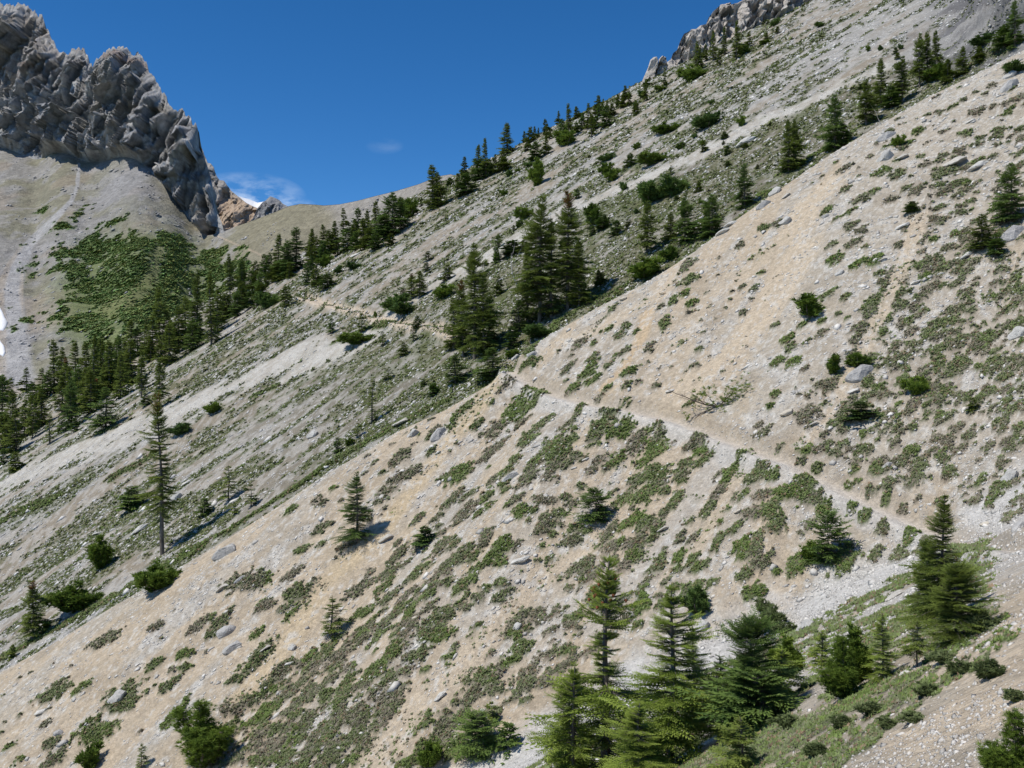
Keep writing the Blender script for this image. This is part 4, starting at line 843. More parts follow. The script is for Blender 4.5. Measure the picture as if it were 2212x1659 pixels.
# zone: (phrase, group, [ (region, base x, base y, height, kind, width, extra label) ])
ORD = ['leftmost', 'second', 'third', 'fourth', 'fifth', 'sixth', 'seventh', 'eighth', 'ninth', 'tenth', 'eleventh', 'twelfth', 'thirteenth', 'fourteenth', 'fifteenth', 'sixteenth']
ZONES = [
 ('in the dark stand at the left edge', 'conifers in the stand at the left edge', [('2', 20, 1600, 260, 'D', 150), ('2', 90, 1640, 200, 'S', 80), ('2', 210, 1560, 200, 'S', 90), ('2', 265, 1640, 160, 'D', 90), ('2', 340, 1560, 200, 'S', 80), ('2', 430, 1560, 430, 'S', 120), ('2', 530, 1610, 330, 'T', 120), ('2', 610, 1540, 400, 'S', 110), ('2', 490, 1540, 350, 'S', 100), ('9', 15, 520, 450, 'D', 170), ('9', 100, 530, 340, 'D', 130), ('2', 380, 1600, 220, 'D', 110), ('2', 310, 1640, 130, 'D', 90)]),
 ('in the belt above the lower scree chute', 'conifers in the belt above the lower scree chute', [('2', 745, 1590, 500, 'S', 130), ('2', 820, 1500, 330, 'S', 110), ('2', 870, 1560, 430, 'S', 130), ('2', 930, 1470, 350, 'S', 120), ('2', 680, 1480, 330, 'D', 140), ('2', 1050, 1290, 320, 'S', 100), ('2', 1000, 1400, 260, 'D', 120), ('2', 1100, 1260, 230, 'D', 110), ('2', 960, 1520, 260, 'D', 110), ('2', 1130, 1600, 340, 'N', 80), ('2', 1220, 1290, 340, 'S', 110), ('2', 1170, 1250, 240, 'D', 110), ('2', 780, 1460, 260, 'D', 100)]),
 ('in the middle of the valley-edge belt', 'conifers in the middle of the valley-edge belt', [('2', 1275, 1190, 480, 'T', 140), ('2', 1340, 1150, 250, 'D', 120), ('2', 1430, 1240, 370, 'T', 160), ('2', 1480, 1170, 390, 'S', 120), ('2', 1570, 1160, 590, 'S', 130), ('2', 1540, 1220, 260, 'D', 130), ('2', 1690, 1180, 600, 'S', 140), ('2', 1740, 1080, 380, 'S', 110), ('2', 1840, 810, 360, 'T', 110), ('2', 1930, 880, 170, 'D', 110), ('2', 1940, 690, 190, 'S', 80), ('2', 2090, 860, 180, 'T', 110), ('2', 1380, 1170, 160, 'D', 110), ('2', 2010, 880, 150, 'D', 110)]),
 ('on the edge below the saddle path', 'conifers on the slope edge below the saddle path', [('3', 40, 1060, 250, 'D', 100), ('3', 110, 1050, 150, 'D', 90), ('3', 190, 1170, 260, 'D', 110), ('3', 215, 950, 180, 'D', 90), ('3', 260, 960, 200, 'D', 90), ('3', 330, 900, 300, 'S', 90), ('3', 400, 950, 290, 'D', 140), ('3', 470, 900, 350, 'D', 180), ('3', 150, 940, 150, 'D', 90), ('3', 330, 980, 150, 'D', 110), ('3', 595, 830, 270, 'S', 90), ('3', 390, 1200, 190, 'T', 80), ('3', 45, 960, 140, 'S', 70), ('3', 240, 1200, 130, 'B', 150)]),
 ('on the slope edge left of the pale saddle', 'conifers on the slope edge before the pale saddle', [('3', 560, 1020, 180, 'D', 70), ('3', 630, 1020, 160, 'D', 100), ('3', 690, 760, 230, 'S', 90), ('3', 735, 770, 200, 'D', 90), ('3', 785, 740, 240, 'S', 90), ('3', 725, 1040, 120, 'D', 130), ('3', 700, 870, 100, 'B', 120), ('3', 855, 740, 90, 'N', 40), ('3', 890, 740, 190, 'D', 120), ('3', 950, 740, 150, 'D', 90), ('3', 810, 920, 60, 'B', 60), ('3', 925, 890, 60, 'B', 110)]),
 ('in the clump above the sandy patches', 'conifers in the clump above the sandy patches', [('3', 1010, 700, 220, 'D', 120), ('3', 1100, 660, 320, 'S', 110), ('3', 1060, 710, 160, 'D', 120), ('3', 1180, 650, 220, 'D', 140), ('3', 1240, 620, 350, 'D', 180), ('3', 1310, 570, 260, 'D', 130), ('3', 1380, 480, 160, 'B', 150), ('3', 1230, 700, 100, 'D', 80), ('3', 1560, 410, 360, 'S', 140), ('3', 1610, 390, 280, 'D', 120), ('3', 1110, 730, 130, 'D', 110)]),
 ('beside the far sandy path', 'small conifers beside the far path', [('3', 995, 1400, 165, 'Y', 90), ('3', 960, 1490, 90, 'B', 240), ('3', 760, 1400, 120, 'D', 60), ('3', 1165, 1500, 120, 'Y', 80), ('3', 1330, 1580, 110, 'D', 80), ('3', 1395, 1130, 210, 'T', 90), ('3', 1460, 1120, 220, 'T', 90), ('3', 1440, 1370, 110, 'D', 80), ('3', 1410, 1470, 150, 'N', 50), ('3', 1270, 1220, 140, 'B', 200), ('3', 1330, 1250, 90, 'B', 220), ('3', 1105, 1270, 45, 'B', 30), ('3', 1640, 1120, 110, 'B', 170)]),
 ('on the skyline above the saddle', 'conifers on the skyline above the saddle', [('3', 1700, 215, 60, 'D', 60), ('3', 1770, 250, 130, 'S', 60), ('3', 1830, 290, 170, 'D', 130), ('3', 1820, 150, 160, 'S', 60), ('4', 30, 760, 240, 'S', 70), ('4', 95, 790, 320, 'S', 80), ('4', 60, 800, 170, 'D', 120), ('4', 120, 760, 120, 'D', 80), ('4', 265, 600, 255, 'S', 100), ('4', 240, 730, 110, 'D', 110), ('4', 280, 780, 50, 'B', 60), ('4', 350, 750, 36, 'B', 44)]),
 ('on the middle skyline', 'conifers on the middle skyline', [('4', 400, 510, 95, 'S', 34), ('4', 452, 510, 130, 'S', 60), ('4', 485, 480, 100, 'S', 40), ('4', 515, 470, 80, 'S', 24), ('4', 570, 445, 125, 'S', 60), ('4', 678, 370, 115, 'S', 40), ('4', 700, 520, 200, 'D', 80), ('4', 758, 480, 290, 'S', 80), ('4', 740, 530, 120, 'B', 160), ('4', 820, 320, 100, 'S', 60), ('4', 870, 400, 130, 'D', 60), ('4', 912, 400, 205, 'S', 70), ('4', 938, 470, 190, 'N', 50), ('4', 975, 400, 110, 'D', 60), ('4', 820, 430, 80, 'D', 60)]),
 ('high on the skyline below the crag', 'conifers on the skyline below the crag', [('4', 1030, 275, 115, 'S', 30), ('4', 1060, 385, 170, 'D', 90), ('4', 1068, 300, 130, 'S', 40), ('4', 1105, 300, 110, 'S', 50), ('4', 1190, 225, 65, 'D', 60), ('4', 1240, 215, 105, 'S', 40), ('4', 1292, 240, 65, 'D', 50), ('4', 1375, 175, 165, 'S', 44), ('4', 1345, 150, 60, 'B', 70), ('6', 575, 690, 150, 'S', 34), ('6', 545, 730, 50, 'B', 90), ('6', 350, 920, 100, 'D', 50)]),
 ('in the row in front of the crag', 'conifers in the row in front of the crag', [('6', 835, 550, 225, 'S', 60), ('6', 860, 560, 200, 'S', 44), ('6', 905, 490, 135, 'S', 44), ('6', 965, 485, 245, 'S', 60), ('6', 1015, 525, 130, 'N', 40), ('6', 1055, 440, 235, 'S', 50), ('6', 1150, 475, 315, 'S', 80), ('6', 780, 650, 130, 'B', 170), ('6', 1255, 375, 130, 'N', 44), ('6', 1210, 430, 60, 'B', 110), ('6', 860, 610, 60, 'B', 80)]),
 ('among the turf above the long chute', 'shrubs and small trees above the long chute', [('4', 487, 650, 150, 'D', 100), ('4', 580, 605, 150, 'S', 60), ('4', 505, 850, 220, 'P', 120), ('6', 1460, 205, 60, 'B', 70), ('6', 1390, 320, 60, 'N', 30), ('6', 1480, 270, 60, 'N', 34), ('6', 1820, 215, 44, 'B', 70), ('6', 430, 690, 60, 'D', 50), ('3', 2130, 300, 50, 'B', 60), ('6', 1380, 350, 30, 'B', 90), ('4', 440, 700, 40, 'B', 70)]),
 ('on the upper turf right of the chute', 'shrubs and small trees on the upper turf', [('4', 1510, 440, 90, 'B', 190), ('4', 1870, 385, 120, 'B', 220), ('4', 2140, 375, 85, 'B', 70), ('4', 2000, 480, 60, 'D', 60), ('4', 1835, 585, 90, 'S', 50), ('4', 2025, 605, 75, 'D', 50), ('4', 1060, 655, 60, 'B', 130), ('4', 1050, 765, 100, 'B', 110), ('4', 1105, 815, 105, 'B', 110), ('4', 1250, 700, 110, 'D', 80), ('4', 1430, 685, 90, 'B', 200), ('4', 1300, 560, 50, 'B', 60), ('4', 1650, 560, 50, 'B', 80), ('4', 1900, 200, 40, 'B', 50), ('4', 1765, 475, 40, 'B', 40)]),
 ('on the turf behind the spur', 'trees and shrubs on the turf behind the spur', [('4', 1410, 985, 180, 'B', 220), ('4', 1580, 935, 160, 'B', 200), ('4', 1195, 890, 70, 'B', 60), ('4', 1575, 770, 80, 'N', 30), ('4', 1800, 900, 80, 'D', 60), ('4', 1140, 1245, 120, 'D', 90), ('4', 950, 1180, 180, 'P', 120), ('4', 1030, 1200, 120, 'D', 130), ('4', 830, 955, 80, 'D', 50), ('4', 400, 1120, 90, 'B', 130), ('4', 360, 1190, 60, 'B', 60), ('4', 190, 1350, 110, 'D', 60), ('4', 300, 1400, 110, 'D', 160), ('4', 400, 1380, 100, 'D', 90), ('4', 180, 1460, 80, 'B', 50), ('3', 2080, 840, 130, 'D', 60)]),
 ('in the row along the top of the spur', 'conifers in the row along the top of the spur', [('4', 1380, 1395, 420, 'T', 170), ('4', 1570, 1290, 230, 'D', 120), ('4', 1690, 1310, 360, 'D', 180), ('4', 1685, 1200, 350, 'N', 60), ('4', 1910, 1260, 340, 'D', 190), ('4', 1860, 1180, 200, 'S', 70), ('4', 2165, 1030, 350, 'D', 160), ('4', 1360, 1590, 160, 'B', 280), ('4', 1560, 1450, 120, 'B', 150), ('4', 1000, 1640, 110, 'D', 80), ('5', 330, 1370, 400, 'D', 170), ('5', 385, 1340, 390, 'D', 130)]),
 ('on the high right end of the spur', 'conifers on the high right end of the spur', [('5', 700, 1200, 450, 'D', 170), ('5', 770, 1170, 180, 'D', 110), ('5', 950, 1000, 350, 'T', 170), ('5', 1070, 850, 390, 'S', 110), ('5', 1235, 820, 370, 'T', 150), ('5', 1150, 860, 170, 'D', 150), ('5', 1375, 700, 440, 'T', 120), ('5', 1440, 650, 400, 'S', 100), ('5', 1500, 580, 340, 'S', 100), ('5', 1520, 640, 130, 'B', 180), ('5', 1600, 660, 190, 'D', 90), ('5', 1720, 600, 230, 'D', 110), ('5', 1860, 500, 130, 'D', 90), ('5', 1900, 350, 80, 'B', 200), ('5', 2060, 380, 190, 'D', 150), ('5', 2140, 380, 380, 'D', 140)]),
 ('in the tall group where the trail rounds the spur', 'tall spruces where the trail rounds the spur', [('7', 860, 690, 1030, 'T', 370), ('7', 1090, 575, 950, 'T', 340), ('7', 345, 980, 930, 'T', 330), ('7', 255, 960, 620, 'T', 200), ('7', 420, 960, 690, 'S', 170), ('7', 180, 900, 420, 'S', 150), ('7', 770, 700, 640, 'S', 200), ('7', 960, 640, 800, 'S', 200), ('7', 1180, 560, 560, 'S', 170), ('7', 460, 860, 420, 'D', 170), ('7', 700, 760, 260, 'D', 170), ('7', 490, 1130, 250, 'D', 240), ('7', 640, 885, 170, 'D', 130), ('7', 850, 800, 110, 'B', 220), ('7', 1215, 475, 110, 'D', 100), ('7', 1345, 375, 90, 'D', 90), ('7', 190, 1170, 230, 'D', 210), ('7', 540, 460, 150, 'D', 80), ('7', 20, 1255, 90, 'B', 70), ('7', 640, 960, 60, 'B', 110), ('7', 130, 340, 120, 'D', 90)]),
 ('on the stony slope left of the spur', 'trees on the stony slope left of the spur', [('9', 1300, 1510, 1310, 'NN', 225), ('9', 850, 510, 340, 'D', 210), ('9', 1275, 345, 390, 'T', 130), ('9', 1050, 1155, 190, 'D', 210), ('9', 1635, 1200, 140, 'D', 120), ('9', 1830, 1080, 290, 'Y', 170), ('9', 2010, 1130, 190, 'Y', 110), ('9', 1880, 1190, 100, 'Y', 70), ('9', 1165, 1345, 55, 'Y', 30), ('9', 810, 1620, 260, 'P', 170), ('9', 395, 625, 240, 'N', 70), ('9', 490, 540, 130, 'D', 80), ('9', 600, 530, 110, 'D', 80), ('9', 1440, 555, 100, 'B', 170), ('9', 1700, 380, 90, 'B', 130), ('9', 1170, 320, 100, 'D', 80)]),
 ('along the lower edge of the spur', 'trees along the lower left edge of the spur', [('9', 30, 790, 130, 'D', 80), ('9', 120, 845, 150, 'D', 120), ('10', 265, 640, 480, 'T', 230), ('10', 600, 400, 230, 'B', 380), ('10', 1250, 230, 230, 'B', 330), ('10', 100, 780, 110, 'D', 60), ('11', 920, 460, 370, 'N', 80), ('11', 1050, 115, 110, 'Y', 90), ('11', 1410, 240, 90, 'D', 70), ('11', 1330, 165, 60, 'D', 50), ('11', 650, 695, 120, 'D', 70), ('11', 805, 575, 120, 'Y', 70), ('11', 740, 640, 60, 'B', 70), ('10', 370, 540, 60, 'B', 60)]),
 ('on the near scree slope', 'trees on the near scree slope', [('11', 800, 1400, 560, 'SS', 240), ('11', 1350, 1420, 140, 'D', 160), ('12', 600, 610, 330, 'Y', 230), ('13', 660, 1240, 260, 'DD', 290), ('5', 1200, 1170, 90, 'B', 100), ('8', 2110, 190, 470, 'D', 220), ('8', 1880, 410, 280, 'D', 230), ('8', 1990, 460, 170, 'D', 140), ('8', 490, 960, 190, 'P', 200), ('8', 690, 1410, 160, 'P', 110), ('8', 1340, 1580, 150, 'B', 170), ('8', 1320, 120, 90, 'D', 110), ('15', 905, 430, 150, 'D', 190), ('15', 1800, 365, 110, 'D', 90), ('10', 1600, 1640, 520, 'P', 470), ('10', 1130, 1659, 210, 'Y', 100)]),
 ('on the slope below the trail', 'trees on the slope below the trail', [('15', 650, 1560, 390, 'DD', 350), ('15', 500, 1570, 170, 'P', 110), ('12', 1790, 1540, 330, 'DD', 400), ('12', 1880, 1310, 190, 'Y', 110), ('14', 1470, 430, 220, 'B', 230), ('5', 2140, 580, 90, 'B', 190), ('10', 720, 1659, 190, 'B', 180), ('8', 880, 1350, 110, 'B', 190), ('12', 1380, 1640, 190, 'B', 200)]),
]
def belt(P, n, hs, phrase, group, kinds, spread=10, w=.36):
    seg = [math.dist(a, b) for a, b in zip(P[:-1], P[1:])]; tot = sum(seg)
    for q in range(n):
        t = rnd.random()*tot; k = 0
        while t > seg[k]: t -= seg[k]; k += 1
        f = t/seg[k]; u = P[k][0]*(1-f)+P[k+1][0]*f+rnd.gauss(0, spread*.4); v = P[k][1]*(1-f)+P[k+1][1]*f+rnd.gauss(0, spread)
        c = cast_on(H, [u], [v])[0]
        if np.isnan(c[0]) or c[1] > 262: continue
        hh = rnd.uniform(*hs); EXTRA.append((u, v, hh, rnd.choice(kinds), hh*w*rnd.uniform(.8, 1.3), phrase, group))
EXTRA = []
belt([(0, 985), (100, 925), (200, 870), (300, 810), (380, 760), (450, 715)], 34, (50, 105), 'dark conifer crowded in the dense belt below the green valley slope', 'crowded belt conifers below the valley', 'SSDT', 14, .34)
belt([(450, 715), (520, 665), (600, 610), (700, 560), (790, 500)], 30, (30, 62), 'dark conifer crowded along the slope edge towards the saddle', 'crowded slope-edge conifers', 'SDD', 9, .42)
belt([(900, 440), (1000, 400), (1100, 345), (1250, 270), (1380, 200)], 18, (16, 34), 'tiny dark conifer on the long bare skyline', 'tiny skyline conifers', 'SSD', 6, .4)
belt([(1500, 330), (1650, 330), (1750, 200), (1900, 120), (2000, 100)], 16, (8, 18), 'tiny low conifer scattered on the high grey-green slope', 'tiny conifers on the high slope', 'DBN', 28, .8)
belt([(850, 620), (1000, 560), (1150, 520), (1350, 480), (1500, 430)], 22, (9, 22), 'tiny low conifer dotting the turf between chute and spur', 'tiny conifers between chute and spur', 'DBNY', 26, .8)
M_leafy = foliage('leafy_shrub', (.05, .07, .03), (.13, .17, .06), (.22, .26, .12), .3)
KIN['L'] = (make_pine, 1.3, [dict(W=1.3, multi=9, bare=0, dome=.4, mat=M_leafy), dict(W=1.3, multi=8, bare=0, dome=.5, mat=M_leafy)]); NAME['L'] = 'leafy_shrub'; CAT['L'] = 'shrub'
ZONES.append(('on the near bank at the bottom right', 'leafy shrubs on the near bank', [('16', x_, y_, h_, 'L', w_) for x_, y_, h_, w_ in [(1430, 1080, 90, 190), (1940, 940, 150, 230), (1700, 900, 110, 200), (1880, 560, 150, 240), (1560, 820, 100, 220), (1330, 1290, 80, 200), (980, 1240, 110, 220), (760, 1330, 90, 180), (1120, 1330, 70, 200), (560, 1560, 90, 200), (2140, 1130, 100, 170), (330, 1330, 90, 200), (200, 560, 200, 230), (310, 610, 120, 220), (120, 400, 100, 150)]]))
FG = [
 ('14', 480, 1700, 900, 'FB', 420, 'lower left arm of the spruce clump: yellow-green young spruce beside the cone-topped one', 15.6),
 ('14', 1000, 1750, 620, 'FC', 520, 'bushy low spruce filling the gap between the two tallest bottom spruces', 12.4),
 ('14', 1650, 1650, 900, 'FC', 420, 'mid-height green spruce between the needle-topped spruce and the dark leaning fir', 12.8),
 ('14', 2000, 1560, 700, 'FD', 560, 'dark low fir skirt right of and below the dark leaning fir', 12.0),
 ('14', 430, 1500, 640, 'FE', 420, 'small yellow-green spruce at the left foot of the bottom spruce clump', 16.8),
 ('12', 2020, 1500, 200, 'DD', 200, 'small bluish spruce at the right shoulder of the dense dark bottom shrub', None),  # the near trees, each with a label of its own
 ('14', 705, 1900, 1930, 'FA', 760, 'tall thin-topped spruce with rusty cones and a bare grey mid-trunk at the bottom centre', 16.0),
 ('14', 1255, 1900, 1720, 'FB', 700, 'bright green spruce with a needle-thin leader right of the cone-topped spruce', 13.0),
 ('14', 1450, 1500, 1000, 'FC', 330, 'slim lighter spruce top rising between two bigger spruces at the bottom', 16.5),
 ('14', 1930, 1420, 1000, 'FD', 560, 'dark leaning fir with a broken-looking round top, bottom right of centre', 12.4),
 ('14', 1830, 1800, 560, 'FE', 330, 'small young spruce in front of the dark leaning fir', 9.6),
 ('14', 2150, 1350, 640, 'FC', 430, 'loose green young fir just right of the dark leaning fir', 13.0),
 ('16', 770, 1100, 500, 'FP', 330, 'dense yellow-green pine with upright shoots on the near bank', None),
 ('16', 860, 990, 460, 'FP', 240, 'taller green pine shoots just behind the yellow-green pine', None),
 ('16', 600, 860, 300, 'FC', 200, 'blue-green fir tip showing behind the yellow-green pine on the left', None),
 ('16', 1080, 950, 540, 'FC', 260, 'upright light green spruce right of the yellow-green pine', None),
 ('16', 1355, 850, 380, 'FY', 200, 'thin small spruce on a bare stem below the trailside firs', None),
 ('16', 330, 930, 320, 'FP', 210, 'pale young pine with bottlebrush shoots left of the yellow-green pine', None),
 ('16', 1560, 480, 1020, 'FD2', 420, 'tall dark fir beside the trail at the right, the pointed one behind', None),
 ('16', 1680, 640, 620, 'FW', 640, 'wide full green fir beside the trail at the right, in front of the pointed one', None),
 ('16', 1430, 430, 600, 'FW', 380, 'left-hand bluish fir of the trailside cluster at the right', None),
 ('16', 2140, 1760, 560, 'FP', 420, 'dark out-of-focus pine in the bottom right corner', 4.9),
]
KIN.update({
 'NN': (make_spruce, .24, [dict(W=.24, prof=.5, bare=.22, density=.85, sparse=.38, rustTop=.3)]),
 'SS': (make_spruce, .42, [dict(W=.42, prof=.75, bare=.06, density=.8, sparse=.15, mat=M_fir)]),
 'DD': (make_spruce, .9, [dict(W=.95, prof=.5, bare=.0, density=.8, up=.05, mat=M_fir)]),
 'FA': (make_spruce, .42, [dict(W=.42, prof=.6, bare=.03, density=.9, sparse=.48, up=.08, mat=M_young, gapz=(.50, .70))]),
 'FB': (make_spruce, .42, [dict(W=.42, prof=.75, bare=.03, density=.8, sparse=.42, mat=M_young, up=.05)]),
 'FC': (make_spruce, .42, [dict(W=.42, prof=.75, bare=.05, density=.7, sparse=.35, mat=M_young, up=.1)]),
 'FD': (make_spruce, .55, [dict(W=.55, prof=.40, bare=.04, density=.8, sparse=.2, mat=M_fir, up=.35, lean=-.22)]),
 'FD2': (make_spruce, .42, [dict(W=.42, prof=.8, bare=.02, density=1.1, sparse=.12, mat=M_spruce)]),
 'FW': (make_spruce, .95, [dict(W=.95, prof=.6, bare=.0, density=1.1, up=.06, sparse=.15, mat=M_spruce)]),
 'FE': (make_spruce, .55, [dict(W=.55, prof=.7, bare=.02, density=.6, sparse=.1)]),
 'FY': (make_spruce, .5, [dict(W=.5, prof=.7, bare=.3, density=.5, sparse=.2)]),
 'FP': (make_pine, .62, [dict(W=.62, multi=5, bare=0, dome=.45, dens=1.5), dict(W=.62, multi=4, bare=0, dome=.5, dens=1.4)]),
})
for q in ('NN', 'SS', 'FA', 'FB', 'FD', 'FD2', 'FC', 'FW', 'FE', 'FY', 'DD', 'FP'):
    NAME[q] = {'FP': 'pine_tree', 'FD': 'fir_tree', 'FD2': 'fir_tree', 'FW': 'fir_tree', 'DD': 'fir_tree'}.get(q, 'spruce_tree'); CAT[q] = 'tree'
LOOK = {'L': 'low leafy shrub', 'S': 'slim dark spruce', 'D': 'dense pointed fir', 'T': 'ragged tall spruce', 'Y': 'thin young spruce', 'N': 'thin sparse spruce', 'P': 'rounded green pine', 'B': 'low bushy pine', 'NN': 'tall slender sparse spruce with a bare lower trunk', 'SS': 'lone ragged spruce with a dark shadow', 'DD': 'broad low dark fir'}
DBG = False
def place_tree(u, v, hp, kind, wp, label, group=None, dist=None, rot=None, sub=None):
    if dist is None: p = cast_on(H, [u], [v])[0]
    else:
        y = dist; x = (u-CX)/FD*y; p = np.array((x, y, float(H(np.array([x]), np.array([y]))[0])))
    if np.isnan(p[0]) or p[1] > 262:
        if DBG: print('NOHIT', u, v, label)
        y = 238.; x = (u-CX)/FD*y; p = np.array((x, y, float(H(np.array([x]), np.array([y]))[0])))
    if dist is not None:    # keep the tree top where it stands in the world: height from its foot to its top
        ztop = (CY-(v-hp))/FD*p[1]; h = ztop-p[2]
    else: h = hp/FD*p[1]*1.0
    wm = wp/FD*p[1]
    px_ = h/p[1]*FD*.463
    lod = 0 if px_ > 62 else (1 if px_ > 26 else 2)
    var = (0 if dist is not None or len(kind) > 1 else rnd.randrange(3))
    tm, cm = proto(kind, var, lod)
    t = bpy.data.objects.new(NAME[kind], None); COL.objects.link(t); t.empty_display_size = .2
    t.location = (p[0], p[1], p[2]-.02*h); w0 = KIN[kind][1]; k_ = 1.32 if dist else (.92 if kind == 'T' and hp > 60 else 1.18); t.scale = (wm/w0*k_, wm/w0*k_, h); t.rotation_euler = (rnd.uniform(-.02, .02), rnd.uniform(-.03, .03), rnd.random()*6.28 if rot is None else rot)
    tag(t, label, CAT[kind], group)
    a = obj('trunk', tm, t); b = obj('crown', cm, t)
    return t, p, h, wm
from collections import Counter
for zi, (phrase, group, items) in enumerate(ZONES):
    rows_ = []
    for it in items:
        t_, x, y, h, k, w_ = it; u, v = Zc(t_, x, y); rows_.append((u, v, h*ZK, k, w_*ZK))
    rows_.sort(key=lambda q: q[0]); n = len(rows_); cnt = Counter(LOOK[q[3]] for q in rows_); seen = Counter()
    for q in rows_:
        lk = LOOK[q[3]]; seen[lk] += 1; c = cnt[lk]
        if c == 1: lab = f'only {lk} {phrase}'
        elif c == 2: lab = f'{"left" if seen[lk] == 1 else "right"} one of two: {lk} {phrase}'
        elif seen[lk] == 1: lab = f'leftmost {lk} {phrase}'
        elif seen[lk] == c: lab = f'rightmost {lk} {phrase}'
        else: lab = f'{lk} {phrase}, {ORD[seen[lk]-1]} of its look from the left'
        place_tree(q[0], q[1], q[2], q[3], q[4], ' '.join(lab.split()[:16]), group)
for e in EXTRA: place_tree(*e)
for (t_, x, y, h, k, w_, lab, dist) in FG:
    u, v = Zc(t_, x, y); r_ = place_tree(u, v, h*ZK, k, w_*ZK, lab, None, dist)

# ------------------------------------------------------------------ boulders, deadwood
def rock_mesh(seed, flat=.6, cuts=9):
    import bmesh
    r = random.Random(seed); bm = bmesh.new(); bmesh.ops.create_icosphere(bm, subdivisions=3, radius=1)
    pl = []
    for _ in range(cuts):
        d = Vector((r.gauss(0, 1), r.gauss(0, 1), r.gauss(0, 1))).normalized(); pl.append((d, r.uniform(.5, .85)))
    for v in bm.verts:
        for d, k in pl:
            t = v.co.dot(d)
            if t > k: v.co -= d*(t-k)
        n = (math.sin(v.co.x*5+seed)+math.sin(v.co.y*6.3+seed*2)+math.sin(v.co.z*7.1))*.018
        v.co *= 1+n*1.5+r.uniform(-.03, .03)
        v.co.z = v.co.z*flat
    me = bpy.data.meshes.new('boulder'); bm.to_mesh(me); bm.free()
    return me
BM = []
for q in range(8):
    me = rock_mesh(q+3, (.6, .45, .7, .35, .8, .5, .65, .4)[q]); a = me.attributes.new('col', 'FLOAT_COLOR', 'POINT')
    tone = ((.42, .41, .385), (.56, .545, .50), (.40, .39, .37), (.50, .475, .42), (.46, .45, .42), (.60, .58, .53), (.43, .42, .40), (.54, .49, .40))[q]
    c = np.ones((len(me.vertices), 4), np.float32); c[:, :3] = tone; a.data.foreach_set('color', c.ravel()); me.materials.append(M_boulder); BM.append(me)
